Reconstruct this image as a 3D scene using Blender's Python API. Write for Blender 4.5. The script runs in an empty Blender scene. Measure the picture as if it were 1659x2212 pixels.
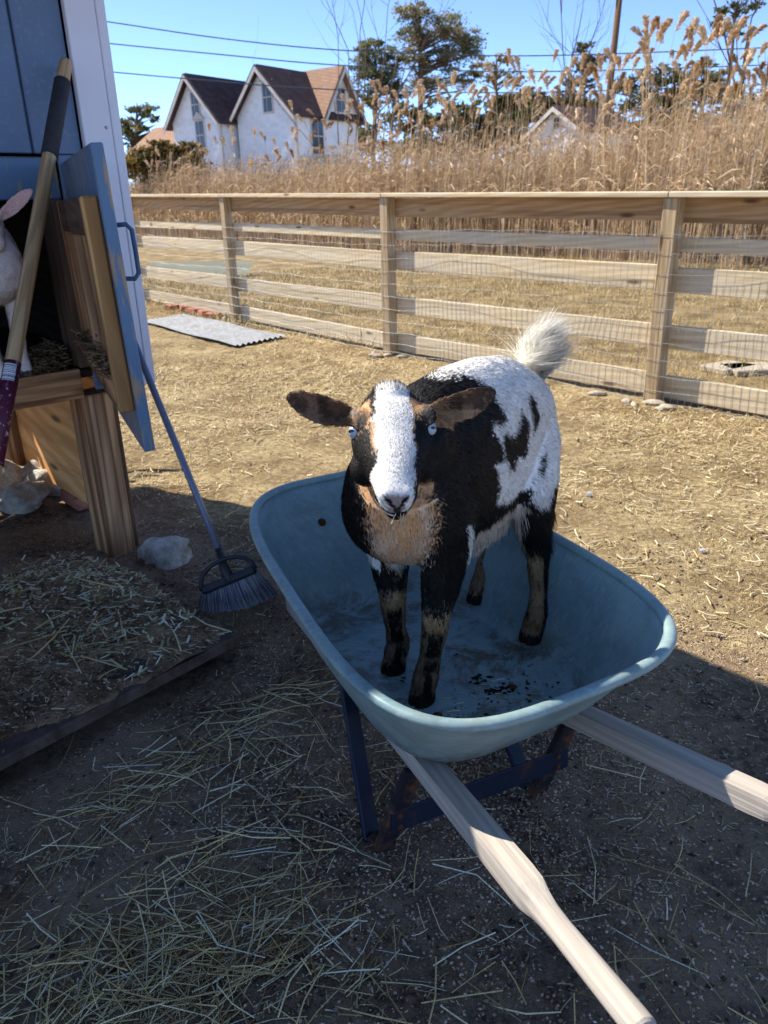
import bpy, bmesh, math, random
import numpy as np
from mathutils import Vector, Matrix

S = bpy.context.scene
COL = S.collection
rng = np.random.default_rng(11)
random.seed(5)
pi = math.pi

# ---------------------------------------------------------------- camera
CAM_H = 1.3
FPX = 1662.0                      # focal length in pixels of a 1659 x 2212 picture
PITCH = math.atan((1106 - 440) / FPX)
ROLL = math.radians(1.5)
_R0 = np.array([1, 0, 0.]); _F = np.array([0, math.cos(PITCH), -math.sin(PITCH)]); _U0 = np.array([0, math.sin(PITCH), math.cos(PITCH)])
_R = _R0 * math.cos(ROLL) - _U0 * math.sin(ROLL)
_U = _U0 * math.cos(ROLL) + _R0 * math.sin(ROLL)
_C = np.array([0, 0, CAM_H])

cam = bpy.data.cameras.new('camera')
cam.sensor_fit = 'VERTICAL'; cam.sensor_height = 36.0; cam.sensor_width = 27.0
cam.lens = FPX / 2212 * 36.0
cam.clip_start = 0.05; cam.clip_end = 3000
cam.dof.use_dof = True; cam.dof.focus_distance = 1.45; cam.dof.aperture_fstop = 8.5
camo = bpy.data.objects.new('camera', cam); COL.objects.link(camo)
M = Matrix.Identity(4)
for i in range(3):
    M[i][0] = _R[i]; M[i][1] = _U[i]; M[i][2] = -_F[i]; M[i][3] = _C[i]
camo.matrix_world = M
S.camera = camo

# ---------------------------------------------------------------- sky and sun
SUN_EL = math.radians(47)
SUN_AZ = math.atan2(-0.885, 0.465)          # clockwise from +Y
sun_dir = Vector((math.sin(SUN_AZ) * math.cos(SUN_EL), math.cos(SUN_AZ) * math.cos(SUN_EL), math.sin(SUN_EL)))
W = bpy.data.worlds.new('World'); S.world = W; W.use_nodes = True
wn = W.node_tree.nodes; wl = W.node_tree.links
for n in list(wn): wn.remove(n)
sky = wn.new('ShaderNodeTexSky'); sky.sky_type = 'NISHITA'; sky.sun_disc = False
sky.sun_elevation = SUN_EL; sky.sun_rotation = SUN_AZ
sky.air_density = 0.32; sky.dust_density = 0.0; sky.ozone_density = 2.8; sky.altitude = 0
bg = wn.new('ShaderNodeBackground'); bg.inputs['Strength'].default_value = 0.15
wo = wn.new('ShaderNodeOutputWorld')
wl.new(sky.outputs[0], bg.inputs[0]); wl.new(bg.outputs[0], wo.inputs[0])
sl = bpy.data.lights.new('sun', 'SUN'); sl.energy = 3.1; sl.angle = math.radians(0.53); sl.color = (1.0, 0.94, 0.85)
so = bpy.data.objects.new('sun', sl); COL.objects.link(so)
so.rotation_euler = sun_dir.to_track_quat('Z', 'Y').to_euler(); so.location = (-8, 5, 12)
S.view_settings.view_transform = 'Standard'; S.view_settings.look = 'None'
S.view_settings.exposure = 1.5; S.view_settings.gamma = 1.0; S.view_settings.use_curve_mapping = False

# ---------------------------------------------------------------- helpers
def ray(x, y): return _F + _R * ((x - 829.5) / FPX) - _U * ((y - 1106) / FPX)
def at(x, y, z=0.0):
    """world point seen at picture point x, y on the level plane z"""
    d = ray(x, y); return Vector(_C + d * ((z - CAM_H) / d[2]))
def atY(x, y, Y):
    """world point seen at picture point x, y on the upright plane Y"""
    d = ray(x, y); return Vector(_C + d * (Y / d[1]))

def lin(r, g, b):
    f = lambda c: (c / 255 / 12.92) if c <= 10 else ((c / 255 + 0.055) / 1.055) ** 2.4
    return (f(r), f(g), f(b), 1.0)

def tag(o, label, cat, group=None):
    o['label'] = label; o['category'] = cat
    if group: o['group'] = group
    return o

def empty(name, loc, label=None, cat=None, group=None):
    o = bpy.data.objects.new(name, None); COL.objects.link(o)
    o.empty_display_size = 0.1; o.location = loc
    if label: tag(o, label, cat, group)
    return o

def mesh_np(name, V, F, mat=None, cols=None, smooth=False, normals=None):
    """mesh data from arrays: V (n,3); F (m,k) of one face size, or a list of faces"""
    me = bpy.data.meshes.new(name)
    V = np.asarray(V, dtype=np.float32)
    if isinstance(F, np.ndarray):
        k = F.shape[1]
        me.vertices.add(len(V)); me.vertices.foreach_set('co', V.ravel())
        me.loops.add(F.size); me.loops.foreach_set('vertex_index', F.astype(np.int32).ravel())
        me.polygons.add(len(F)); me.polygons.foreach_set('loop_start', np.arange(0, F.size, k, dtype=np.int32))
        me.update(calc_edges=True)
    else:
        me.from_pydata([tuple(v) for v in V], [], F)
    if smooth: me.polygons.foreach_set('use_smooth', np.ones(len(me.polygons), dtype=bool))
    if cols is not None:
        ca = me.color_attributes.new('Col', 'FLOAT_COLOR', 'POINT')
        c4 = np.ones((len(V), 4), dtype=np.float32); c4[:, :3] = cols
        ca.data.foreach_set('color', c4.ravel())
    if normals is not None:
        me.normals_split_custom_set_from_vertices(normals.tolist())
    if mat: me.materials.append(mat)
    return me

def link(name, me, parent=None, M=None):
    """M is the world matrix of the object"""
    o = bpy.data.objects.new(name, me); COL.objects.link(o)
    if M is None: M = Matrix.Identity(4)
    if parent is not None:
        o.parent = parent
        o.matrix_local = (world_of(parent).inverted()) @ M
    else:
        o.matrix_local = M
    return o

def world_of(o):
    m = o.matrix_basis.copy()
    if o.parent is not None: m = world_of(o.parent) @ m
    return m

_boxes = {}
def board_mesh(sx, sy, sz, mat, bev=0.004, key=None):
    k = (round(sx, 4), round(sy, 4), round(sz, 4), mat.name, bev)
    if k in _boxes: return _boxes[k]
    bm = bmesh.new(); bmesh.ops.create_cube(bm, size=1.0)
    bmesh.ops.scale(bm, vec=(sx, sy, sz), verts=bm.verts)
    if bev: bmesh.ops.bevel(bm, geom=list(bm.edges), offset=min(bev, 0.3 * min(sx, sy, sz)), segments=1, affect='EDGES')
    me = bpy.data.meshes.new('board'); bm.to_mesh(me); bm.free(); me.materials.append(mat)
    _boxes[k] = me
    return me

def frame(p, x, up=(0, 0, 1)):
    """matrix at p with local X along x and local Z near up"""
    x = Vector(x).normalized(); z = Vector(up); z = (z - x * z.dot(x)).normalized(); y = z.cross(x)
    m = Matrix.Identity(4)
    for i in range(3):
        m[i][0] = x[i]; m[i][1] = y[i]; m[i][2] = z[i]; m[i][3] = p[i]
    return m

def beam(name, a, b, sy, sz, mat, parent=None, up=(0, 0, 1), bev=0.004):
    """a straight timber from a to b, sy wide and sz high"""
    a = Vector(a); b = Vector(b)
    return link(name, board_mesh((b - a).length, sy, sz, mat, bev), parent, frame((a + b) / 2, b - a, up))

def tube_arrays(pts, rad, seg=8, cap=True, flat=1.0, up=(0, 0, 1)):
    pts = [Vector(p) for p in pts]; n = len(pts)
    if not hasattr(rad, '__len__'): rad = [rad] * n
    V = []; Fc = []
    pu = Vector(up)
    for i, p in enumerate(pts):
        t = (pts[min(i + 1, n - 1)] - pts[max(i - 1, 0)]).normalized()
        z = pu - t * pu.dot(t)
        if z.length < 1e-4: z = t.orthogonal()
        z.normalize(); y = z.cross(t); pu = z
        for k in range(seg):
            a = 2 * pi * k / seg
            V.append(p + (y * math.cos(a) + z * math.sin(a) * flat) * rad[i])
    for i in range(n - 1):
        for k in range(seg):
            k2 = (k + 1) % seg
            Fc.append((i * seg + k, i * seg + k2, (i + 1) * seg + k2, (i + 1) * seg + k))
    if cap:
        Fc.append(tuple(range(seg - 1, -1, -1))); Fc.append(tuple((n - 1) * seg + k for k in range(seg)))
    return V, Fc

def tube(name, pts, rad, mat, parent=None, seg=8, smooth=True, flat=1.0, up=(0, 0, 1)):
    pts = [Vector(p) for p in pts]
    ax = pts[-1] - pts[0]
    Mf = frame(pts[0], ax if ax.length > 1e-5 else (1, 0, 0), (0, 0, 1) if abs(ax.normalized().z) < 0.98 else (0, 1, 0)); Mi = Mf.inverted()
    V, Fc = tube_arrays(pts, rad, seg, True, flat, up)
    return link(name, mesh_np(name, [tuple(Mi @ v) for v in V], Fc, mat, smooth=smooth), parent, Mf)

class Geo:
    """collects many small pieces into one mesh (for uncountable stuff)"""
    def __init__(self): self.V = []; self.F = []; self.C = []; self.n = 0
    def add(self, V, F, C):
        self.V.append(V); self.F.append(F + self.n); self.C.append(C); self.n += len(V)
    def build(self, name, mat, parent=None, smooth=False):
        V = np.concatenate(self.V); F = np.concatenate(self.F); C = np.concatenate(self.C)
        return link(name, mesh_np(name, V, F, mat, C, smooth), parent)

def straws(P, yaw, pitch, L, Wd, cols, prism=True, bend=0.0):
    """P (n,3) middles; returns V, F (triangles), C.  Each straw is a three-sided rod of two lengths, or a bent ribbon."""
    n = len(P)
    d = np.stack([np.cos(yaw) * np.cos(pitch), np.sin(yaw) * np.cos(pitch), np.sin(pitch)], 1)
    s = np.stack([-np.sin(yaw), np.cos(yaw), np.zeros(n)], 1)
    u = np.cross(d, s)
    L = np.asarray(L)[:, None]; Wd = np.asarray(Wd)[:, None]
    bd = (rng.normal(size=(n, 1)) * bend * L) * s
    rings = []
    for t, off in ((-0.5, 0), (0.0, 1), (0.5, 0)):
        c = P + d * L * t + bd * off
        if prism:
            rings += [c + s * Wd * 0.5 - u * Wd * 0.25, c - s * Wd * 0.5 - u * Wd * 0.25, c + u * Wd * 0.5]
        else:
            rings += [c + s * Wd * 0.5, c - s * Wd * 0.5]
    k = 3 if prism else 2
    V = np.stack(rings, 1).reshape(-1, 3)
    base = (np.arange(n) * 3 * k)[:, None]
    f = []
    for r in range(2):
        for j in range(k if prism else 1):
            j2 = (j + 1) % k
            a, b, c2, d2 = r * k + j, r * k + j2, (r + 1) * k + j2, (r + 1) * k + j
            f += [[a, b, c2], [a, c2, d2]]
    f = np.array(f)
    F = (base[:, None] + f[None]).reshape(-1, 3)
    C = np.repeat(cols, 3 * k, axis=0)
    return V, F, C

def vnoise(x, y, seed=0, scale=1.0):
    """smooth value noise on arrays"""
    x = np.asarray(x) * scale + 100.3 + seed * 17.7; y = np.asarray(y) * scale + 57.1 + seed * 31.3
    xi = np.floor(x).astype(np.int64); yi = np.floor(y).astype(np.int64); xf = x - xi; yf = y - yi
    def h(a, b):
        v = (a * 374761393 + b * 668265263 + seed * 974634777) & 0xffffffff
        v = ((v ^ (v >> 13)) * 1274126177) & 0xffffffff
        return ((v ^ (v >> 16)) & 0xffff) / 65535.0
    u = xf * xf * (3 - 2 * xf); w = yf * yf * (3 - 2 * yf)
    return (h(xi, yi) * (1 - u) + h(xi + 1, yi) * u) * (1 - w) + (h(xi, yi + 1) * (1 - u) + h(xi + 1, yi + 1) * u) * w
def fbm(x, y, seed=0, scale=1.0, oct=4):
    s = 0; a = 0.5
    for i in range(oct):
        s = s + a * (vnoise(x, y, seed + i, scale) - 0.5); scale *= 2.1; a *= 0.5
    return s
def sstep(a, b, x):
    t = np.clip((np.asarray(x) - a) / (b - a), 0, 1); return t * t * (3 - 2 * t)

# ---------------------------------------------------------------- materials
class NT:
    def __init__(self, name, rough=0.8, spec=0.3):
        self.m = bpy.data.materials.new(name); self.m.use_nodes = True
        self.n = self.m.node_tree.nodes; self.l = self.m.node_tree.links
        self.b = self.n['Principled BSDF']; self.b.inputs['Roughness'].default_value = rough
        self.b.inputs['Specular IOR Level'].default_value = spec
        self.tc = None
    def new(self, t, **kw):
        n = self.n.new(t)
        for k, v in kw.items():
            if hasattr(n, k): setattr(n, k, v)
            else: n.inputs[k].default_value = v
        return n
    def link(self, a, b): self.l.new(a, b)
    def coord(self, scale=(1, 1, 1), rand=False, kind='Object'):
        tc = self.new('ShaderNodeTexCoord'); mp = self.new('ShaderNodeMapping'); mp.inputs['Scale'].default_value = scale
        src = tc.outputs[kind]
        if rand:
            oi = self.new('ShaderNodeObjectInfo'); mu = self.new('ShaderNodeVectorMath', operation='MULTIPLY_ADD')
            mu.inputs[1].default_value = (13.1, 7.7, 9.3); 
            cv = self.new('ShaderNodeCombineXYZ')
            for i in range(3): self.link(oi.outputs['Random'], cv.inputs[i])
            self.link(cv.outputs[0], mu.inputs[0]); self.link(src, mu.inputs[2]); src = mu.outputs[0]
        self.link(src, mp.inputs[0]); return mp.outputs[0]
    def noise(self, vec, scale=5, detail=5, rough=0.6, dist=0.0):
        n = self.new('ShaderNodeTexNoise'); n.inputs['Scale'].default_value = scale; n.inputs['Detail'].default_value = detail
        n.inputs['Roughness'].default_value = rough; n.inputs['Distortion'].default_value = dist
        if vec is not None: self.link(vec, n.inputs['Vector'])
        return n.outputs['Fac']
    def ramp(self, fac, stops, interp='LINEAR'):
        r = self.new('ShaderNodeValToRGB'); cr = r.color_ramp; cr.interpolation = interp
        while len(cr.elements) < len(stops): cr.elements.new(0.5)
        for e, (p, c) in zip(cr.elements, stops):
            e.position = p; e.color = c if len(c) == 4 else (*c, 1)
        self.link(fac, r.inputs[0]); return r.outputs[0]
    def mix(self, fac, a, b, mode='MIX'):
        x = self.new('ShaderNodeMix', data_type='RGBA', blend_type=mode)
        for sock, v in ((x.inputs[0], fac), (x.inputs[6], a), (x.inputs[7], b)):
            if isinstance(v, (int, float)): sock.default_value = v
            elif isinstance(v, tuple): sock.default_value = v if len(v) == 4 else (*v, 1)
            else: self.link(v, sock)
        return x.outputs[2]
    def math(self, op, a, b=0.0):
        x = self.new('ShaderNodeMath', operation=op)
        for s, v in ((x.inputs[0], a), (x.inputs[1], b)):
            if isinstance(v, (int, float)): s.default_value = v
            else: self.link(v, s)
        return x.outputs[0]
    def color(self, c):
        if isinstance(c, tuple): self.b.inputs['Base Color'].default_value = c if len(c) == 4 else (*c, 1)
        else: self.link(c, self.b.inputs['Base Color'])
    def bump(self, h, strength=0.3, dist=0.01):
        bp = self.new('ShaderNodeBump'); bp.inputs['Strength'].default_value = strength; bp.inputs['Distance'].default_value = dist
        self.link(h, bp.inputs['Height']); self.link(bp.outputs[0], self.b.inputs['Normal'])

def wood(name, light, dark, grey=None, greyamt=0.5, knots=True, rough=0.75, streak=1.0, ring=9.0, kcol=(0.035, 0.018, 0.01, 1), cont=0.62, lines=0.45):
    t = NT(name, rough, 0.25)
    v = t.coord((1.1, 9 * streak, 9 * streak), True)
    w = t.new('ShaderNodeTexWave', wave_type='BANDS', bands_direction='DIAGONAL')
    w.inputs['Scale'].default_value = ring * 0.16; w.inputs['Distortion'].default_value = 7.0; w.inputs['Detail'].default_value = 2.5; w.inputs['Detail Scale'].default_value = 0.9
    t.link(v, w.inputs['Vector'])
    v2 = t.coord((2.2, 75 * streak, 75 * streak), True)
    fine = t.noise(v2, 1.0, 4, 0.65)
    c = t.mix(t.ramp(w.outputs['Fac'], [(0.25, (0, 0, 0)), (0.8, (1, 1, 1))]), dark, light)
    c = t.mix(cont, c, t.mix(fine, dark, light))
    c = t.mix(t.ramp(fine, [(0.35, (0.45, 0.45, 0.45)), (0.6, (0, 0, 0))]), c, dark, 'MULTIPLY') if False else c
    if grey:
        vg = t.coord((1.2, 5, 5), True)
        c = t.mix(t.math('MULTIPLY', t.ramp(t.noise(vg, 1.6, 4), [(0.35, (0, 0, 0)), (0.7, (1, 1, 1))]), greyamt), c, grey)
    ln_ = t.noise(t.coord((0.45, 26 * streak, 26 * streak), True), 1.0, 3, 0.55, 0.6)
    c = t.mix(t.math('MULTIPLY', t.ramp(ln_, [(0.5, (0, 0, 0)), (0.6, (1, 1, 1))]), lines), c, tuple(x * 0.62 for x in dark[:3]))
    hb = fine
    if knots:
        vk = t.coord((2.0, 7.5, 7.5), True)
        vo = t.new('ShaderNodeTexVoronoi'); vo.inputs['Scale'].default_value = 1.0; vo.inputs['Randomness'].default_value = 1.0
        t.link(vk, vo.inputs['Vector'])
        kf = t.ramp(vo.outputs['Distance'], [(0.06, (1, 1, 1)), (0.15, (0, 0, 0))])
        c = t.mix(t.math('MULTIPLY', kf, 0.85), c, kcol)
    t.color(c); t.bump(hb, 0.35, 0.003)
    return t.m

def attr_mat(name, rough=0.85, spec=0.2, trans=0.0, bumpy=False):
    t = NT(name, rough, spec)
    a = t.new('ShaderNodeAttribute', attribute_name='Col')
    t.color(a.outputs['Color'])
    if trans:
        tb = t.new('ShaderNodeBsdfTranslucent'); t.link(a.outputs['Color'], tb.inputs['Color'])
        mx = t.new('ShaderNodeMixShader'); mx.inputs[0].default_value = trans
        t.link(t.b.outputs[0], mx.inputs[1]); t.link(tb.outputs[0], mx.inputs[2])
        t.link(mx.outputs[0], t.n['Material Output'].inputs[0])
    return t.m

def plain(name, col, rough=0.6, spec=0.4, metal=0.0, var=0.25, scale=30, bump=0.1, col2=None, lo=0.35, hi=0.7):
    t = NT(name, rough, spec); t.b.inputs['Metallic'].default_value = metal
    f = t.noise(t.coord(), scale, 5, 0.65)
    c2 = col2 if col2 else tuple(x * (1 - var) for x in col[:3])
    t.color(t.mix(t.ramp(f, [(lo, (0, 0, 0)), (hi, (1, 1, 1))]), col, c2))
    if bump: t.bump(f, bump, 0.004)
    return t.m

M_straw = attr_mat('straw', 0.6, 0.3, 0.25)
M_bits = attr_mat('bits', 0.9, 0.15)
M_fur = attr_mat('fur', 0.55, 0.25, 0.25)
M_leaf = attr_mat('leaf', 0.7, 0.25, 0.55)
M_fence = wood('fence_wood', lin(228, 210, 172), lin(190, 164, 122), lin(198, 190, 172), 0.6, True, 0.8, kcol=lin(88, 62, 40))
M_post = wood('post_wood', lin(206, 180, 136), lin(156, 126, 88), lin(176, 166, 148), 0.5, True, 0.8, kcol=lin(80, 55, 36))
M_oldwood = wood('old_pine', lin(222, 172, 120), lin(134, 90, 58), lin(170, 146, 122), 0.4, True, 0.8, ring=6, lines=0.85)
M_yellow = wood('yellow_pine', lin(222, 176, 112), lin(160, 114, 66), lin(182, 156, 118), 0.35, True, 0.75, lines=0.7)
M_darkwood = wood('dark_wood', lin(124, 92, 64), lin(74, 52, 38), lin(96, 86, 78), 0.5, True, 0.85)
M_ply = wood('plywood', lin(252, 196, 128), lin(228, 160, 92), None, 0, True, 0.7, streak=0.5, kcol=lin(84, 48, 26), cont=0.35)
M_handle = wood('ash_handle', lin(206, 174, 126), lin(136, 104, 70), lin(160, 144, 122), 0.45, False, 0.6, streak=1.8)
M_barrowwood = wood('barrow_wood', lin(196, 186, 170), lin(146, 134, 120), lin(180, 174, 164), 0.5, False, 0.85, streak=2.2, lines=0.2)
M_fascia_shade = wood('fascia_shade_wood', lin(196, 160, 112), lin(146, 110, 72), lin(168, 150, 124), 0.4, True, 0.8, kcol=lin(80, 54, 34), lines=0.6)  # top board browned so its colour carries the cap rail's shade
M_wire = plain('galvanised_wire', (0.45, 0.45, 0.44), 0.45, 0.5, 0.8, 0.3, 60, 0)
M_soil = plain('dark_soil', (0.06, 0.045, 0.033), 0.95, 0.1, 0, 0.6, 60, 0.8, (0.022, 0.017, 0.014))

# ================================================================ GROUND
FENCE_P = [Vector((3.62, 3.12, 0)), Vector((1.866, 5.174, 0)), Vector((0.098, 7.255, 0)), Vector((-1.752, 9.64, 0)), Vector((-3.60, 12.02, 0)), Vector((-5.45, 14.4, 0))]
def beyond(x, y):
    """signed distance past the fence line"""
    return (np.asarray(x) - 0.098) * 0.745 + (np.asarray(y) - 7.255) * 0.667
def gh(x, y):
    x = np.asarray(x, dtype=float); y = np.asarray(y, dtype=float)
    r = np.hypot(x, y - 3)
    near = 1 - sstep(8, 14, r)
    h = fbm(x, y, 3, 1.3, 4) * 0.05 * near + fbm(x, y, 9, 9.0, 3) * 0.03 * near + fbm(x, y, 12, 26.0, 2) * 0.010 * near * (1 - sstep(2.6, 3.6, y + 0.7 * x))
    h = h + 0.035 * np.exp(-(((x + 1.15) / 0.35) ** 2 + ((y - 2.55) / 0.3) ** 2))      # soil banked up before the shed post
    for (cx, cy, rr, d) in ((0.02, 1.02, 0.07, 0.02), (0.28, 1.03, 0.09, 0.02), (0.42, 1.33, 0.08, 0.025), (-0.3, 1.18, 0.06, 0.02), (0.1, 1.2, 0.05, 0.015)):
        h = h - d * np.exp(-((x - cx) ** 2 + (y - cy) ** 2) / rr ** 2)                   # trodden hollows
    return h - 0.006
def soil_shade_mask(x, y):
    """1 = dark soil and shed shade, 0 = pale chaff"""
    q = np.asarray(y) + 0.72 * np.asarray(x) + fbm(x, y, 21, 1.6, 3) * 0.7  # dark soil tone bounded along the shed's cast shadow
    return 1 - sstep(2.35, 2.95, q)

def axis(lo, hi, step, far_lo, far_hi, g=1.28):
    a = list(np.arange(lo, hi + 1e-6, step)); s = step; p = lo
    left = []
    while p > far_lo: s *= g; p -= s; left.append(p)
    s = step; p = hi; right = []
    while p < far_hi: s *= g; p += s; right.append(p)
    return np.array(left[::-1] + a + right)
gx = axis(-2.6, 3.4, 0.03, -900, 900); gy = axis(0.3, 8.5, 0.03, -60, 1500)
X, Y = np.meshgrid(gx, gy)
Z = gh(X, Y)
Vg = np.stack([X.ravel(), Y.ravel(), Z.ravel()], 1)
nx, ny = len(gx), len(gy)
ii = (np.arange(ny - 1)[:, None] * nx + np.arange(nx - 1)[None]).ravel()
Fg = np.stack([ii, ii + 1, ii + 1 + nx, ii + nx], 1)
sm = soil_shade_mask(X, Y).ravel(); bey = sstep(-0.1, 0.6, beyond(X, Y)).ravel()
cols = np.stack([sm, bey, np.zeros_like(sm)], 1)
t = NT('ground', 0.95, 0.12)
a = t.new('ShaderNodeAttribute', attribute_name='Col'); sp = t.new('ShaderNodeSeparateColor'); t.link(a.outputs['Color'], sp.inputs[0])
v = t.coord()
n1 = t.noise(v, 2.3, 5); n2 = t.noise(v, 34, 6, 0.7); n3 = t.noise(v, 160, 3, 0.7)
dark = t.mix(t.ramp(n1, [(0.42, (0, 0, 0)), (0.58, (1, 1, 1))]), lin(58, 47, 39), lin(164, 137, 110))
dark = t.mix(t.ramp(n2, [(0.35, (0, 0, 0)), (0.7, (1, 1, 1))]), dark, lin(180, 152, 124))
pale = t.mix(t.ramp(n1, [(0.38, (0, 0, 0)), (0.62, (1, 1, 1))]), lin(158, 134, 94), lin(218, 194, 144))
pale = t.mix(t.ramp(n2, [(0.4, (0, 0, 0)), (0.68, (1, 1, 1))]), pale, lin(124, 104, 78))
grass = t.mix(t.ramp(n1, [(0.35, (0, 0, 0)), (0.6, (1, 1, 1))]), lin(120, 104, 66), lin(196, 170, 122))
grass = t.mix(t.ramp(n2, [(0.42, (0, 0, 0)), (0.7, (1, 1, 1))]), grass, lin(112, 90, 62))
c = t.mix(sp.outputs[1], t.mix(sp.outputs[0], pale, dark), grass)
c = t.mix(t.math('MULTIPLY', t.ramp(n3, [(0.5, (0, 0, 0)), (0.75, (1, 1, 1))]), 0.35), c, lin(206, 182, 146))
t.color(c); t.bump(t.math('ADD', n2, n3), 1.0, 0.02)
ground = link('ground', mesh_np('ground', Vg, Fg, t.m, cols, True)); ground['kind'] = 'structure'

STR = np.array([lin(250, 234, 188)[:3], lin(236, 210, 146)[:3], lin(218, 196, 140)[:3], lin(190, 156, 104)[:3], lin(248, 242, 214)[:3], lin(160, 126, 84)[:3]])
CHF = np.array([lin(236, 220, 174)[:3], lin(220, 198, 146)[:3], lin(194, 166, 114)[:3], lin(240, 224, 186)[:3], lin(158, 122, 78)[:3], lin(206, 188, 130)[:3], lin(128, 98, 66)[:3]])
def pick(pal, n, p=None): return pal[rng.choice(len(pal), n, p=p)] * rng.uniform(0.75, 1.1, (n, 1))

BOARD_C = Vector((-0.451, 2.064, 0)); BD1 = Vector((-0.662, -0.75, 0)).normalized(); BD2 = Vector((-0.75, 0.662, 0)).normalized()
BOARD_L, BOARD_W = 1.35, 0.9
def on_board(x, y, m=0.0):
    dx = x - BOARD_C.x; dy = y - BOARD_C.y
    a = dx * BD1.x + dy * BD1.y; b = dx * BD2.x + dy * BD2.y
    return (a > -m) & (a < BOARD_L + m) & (b > -m) & (b < BOARD_W + m), a, b

# ---- loose straw on the dark soil
g = Geo()
def blob(n, cx, cy, sx, sy, ang=0.0):
    a = rng.normal(size=n) * sx; b = rng.normal(size=n) * sy
    return cx + a * math.cos(ang) - b * math.sin(ang), cy + a * math.sin(ang) + b * math.cos(ang)
def lay(xs, ys, L, Wd, yaw=None, zoff=0.003, lift=0.03, prism=True, pal=STR, p=None, bend=0.06, pit=0.07):
    n = len(xs)
    yaw = rng.uniform(0, 2 * pi, n) if yaw is None else yaw
    z = gh(xs, ys) + zoff + np.abs(rng.normal(size=n)) * lift * 0.4
    P = np.stack([xs, ys, z], 1)
    return straws(P, yaw, rng.normal(size=n) * pit, L, Wd, pick(pal, n, p), prism, bend)
def clean(xs, ys, m=0.0):
    k = ~on_board(xs, ys, m)[0]
    return xs[k], ys[k]
P6 = [0.24, 0.26, 0.18, 0.14, 0.08, 0.10]
for (n, cx, cy, sx, sy, ang, yaw0, ysd, lo, hi) in (
        (560, -0.46, 0.98, 0.22, 0.09, 0.25, 0.5, 1.0, 0.04, 0.19),     # thick bundle in the corner
        (130, -0.36, 1.18, 0.22, 0.10, 0.6, 0.7, 1.1, 0.04, 0.16),
        (190, -0.52, 1.58, 0.30, 0.07, 0.80, 0.75, 0.9, 0.05, 0.18),    # along the lying board
        (70, -0.30, 1.45, 0.16, 0.12, 0.8, 0.75, 1.0, 0.04, 0.16),
        (34, 0.45, 1.06, 0.22, 0.14, 0.0, -0.9, 0.8, 0.05, 0.22),
        (24, 0.10, 0.92, 0.20, 0.08, 0.0, 1.5, 1.4, 0.04, 0.16)):
    xs, ys = blob(n, cx, cy, sx, sy, ang); xs, ys = clean(xs, ys)
    n = len(xs); g.add(*lay(xs, ys, rng.uniform(lo, hi, n), rng.uniform(0.0014, 0.0034, n), yaw0 + rng.normal(size=n) * ysd, lift=0.02, p=P6))
n = 260
xs = rng.uniform(-1.3, 1.1, n); ys = rng.uniform(0.75, 2.9, n); k = soil_shade_mask(xs, ys) > 0.3; xs, ys = clean(xs[k], ys[k]); n = len(xs)
g.add(*lay(xs, ys, 0.03 + 0.18 * rng.random(n) ** 2.2, rng.uniform(0.0014, 0.0032, n), p=P6))
loose = g.build('loose_straw', M_straw); loose['kind'] = 'stuff'
tag(loose, 'loose yellow straw stalks scattered over the dark trodden soil', 'straw')

# ---- chips and short chaff on the dark soil
g = Geo()
n = 42000
xs = rng.uniform(-1.7, 1.5, n); ys = rng.uniform(0.7, 3.3, n); d = fbm(xs, ys, 40, 3.0, 3)
k = (soil_shade_mask(xs, ys) > 0.2) & (rng.random(n) < 0.45 + d * 1.6); xs, ys = clean(xs[k], ys[k]); n = len(xs)
g.add(*lay(xs, ys, 0.006 + 0.03 * rng.random(n) ** 2, rng.uniform(0.001, 0.003, n), zoff=0.001, lift=0.006, prism=False, pal=np.concatenate([STR, CHF]) * 0.8, pit=0.25))
chaff = g.build('short_chaff', M_straw); chaff['kind'] = 'stuff'
tag(chaff, 'short bits of chaff trodden into the dark soil', 'chaff')

# ---- wood pellets and fine gravel round the barrow
def pebbles(P, r, cols, sq=0.7):
    n = len(P)
    o = np.array([[1, 0, 0], [0, 1, 0], [-1, 0, 0], [0, -1, 0], [0, 0, 1], [0, 0, -1]], float)
    ang = rng.uniform(0, 2 * pi, n); sc = np.stack([rng.uniform(0.8, 1.7, n), rng.uniform(0.7, 1.1, n), rng.uniform(0.5, 0.9, n) * sq], 1) * r[:, None]
    L = o[None] * sc[:, None] * rng.uniform(0.75, 1.2, (n, 6, 1))
    ca, sa = np.cos(ang)[:, None], np.sin(ang)[:, None]
    V = np.stack([L[:, :, 0] * ca - L[:, :, 1] * sa, L[:, :, 0] * sa + L[:, :, 1] * ca, L[:, :, 2]], 2) + P[:, None]
    f = np.array([[0, 1, 4], [1, 2, 4], [2, 3, 4], [3, 0, 4], [1, 0, 5], [2, 1, 5], [3, 2, 5], [0, 3, 5]])
    return V.reshape(-1, 3), (np.arange(n)[:, None, None] * 6 + f[None]).reshape(-1, 3), np.repeat(cols, 6, axis=0)
g = Geo()
n = 140000
xs = rng.uniform(-1.6, 1.3, n); ys = rng.uniform(0.75, 3.6, n)
w = 0.85 * np.exp(-(((xs - 0.1) / 0.4) ** 2 + ((ys - 1.35) / 0.42) ** 2)) + 0.25 * np.exp(-(((xs - 0.2) / 0.3) ** 2 + ((ys - 1.6) / 0.3) ** 2)) + 0.16 + fbm(xs, ys, 55, 2.4, 3) * 0.7 + 0.2 * np.exp(-(((xs + 0.55) / 0.3) ** 2 + ((ys - 3.2) / 0.3) ** 2))
k = (rng.random(n) < w) & (soil_shade_mask(xs, ys) > 0.05); xs, ys = clean(xs[k], ys[k]); n = len(xs)
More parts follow.
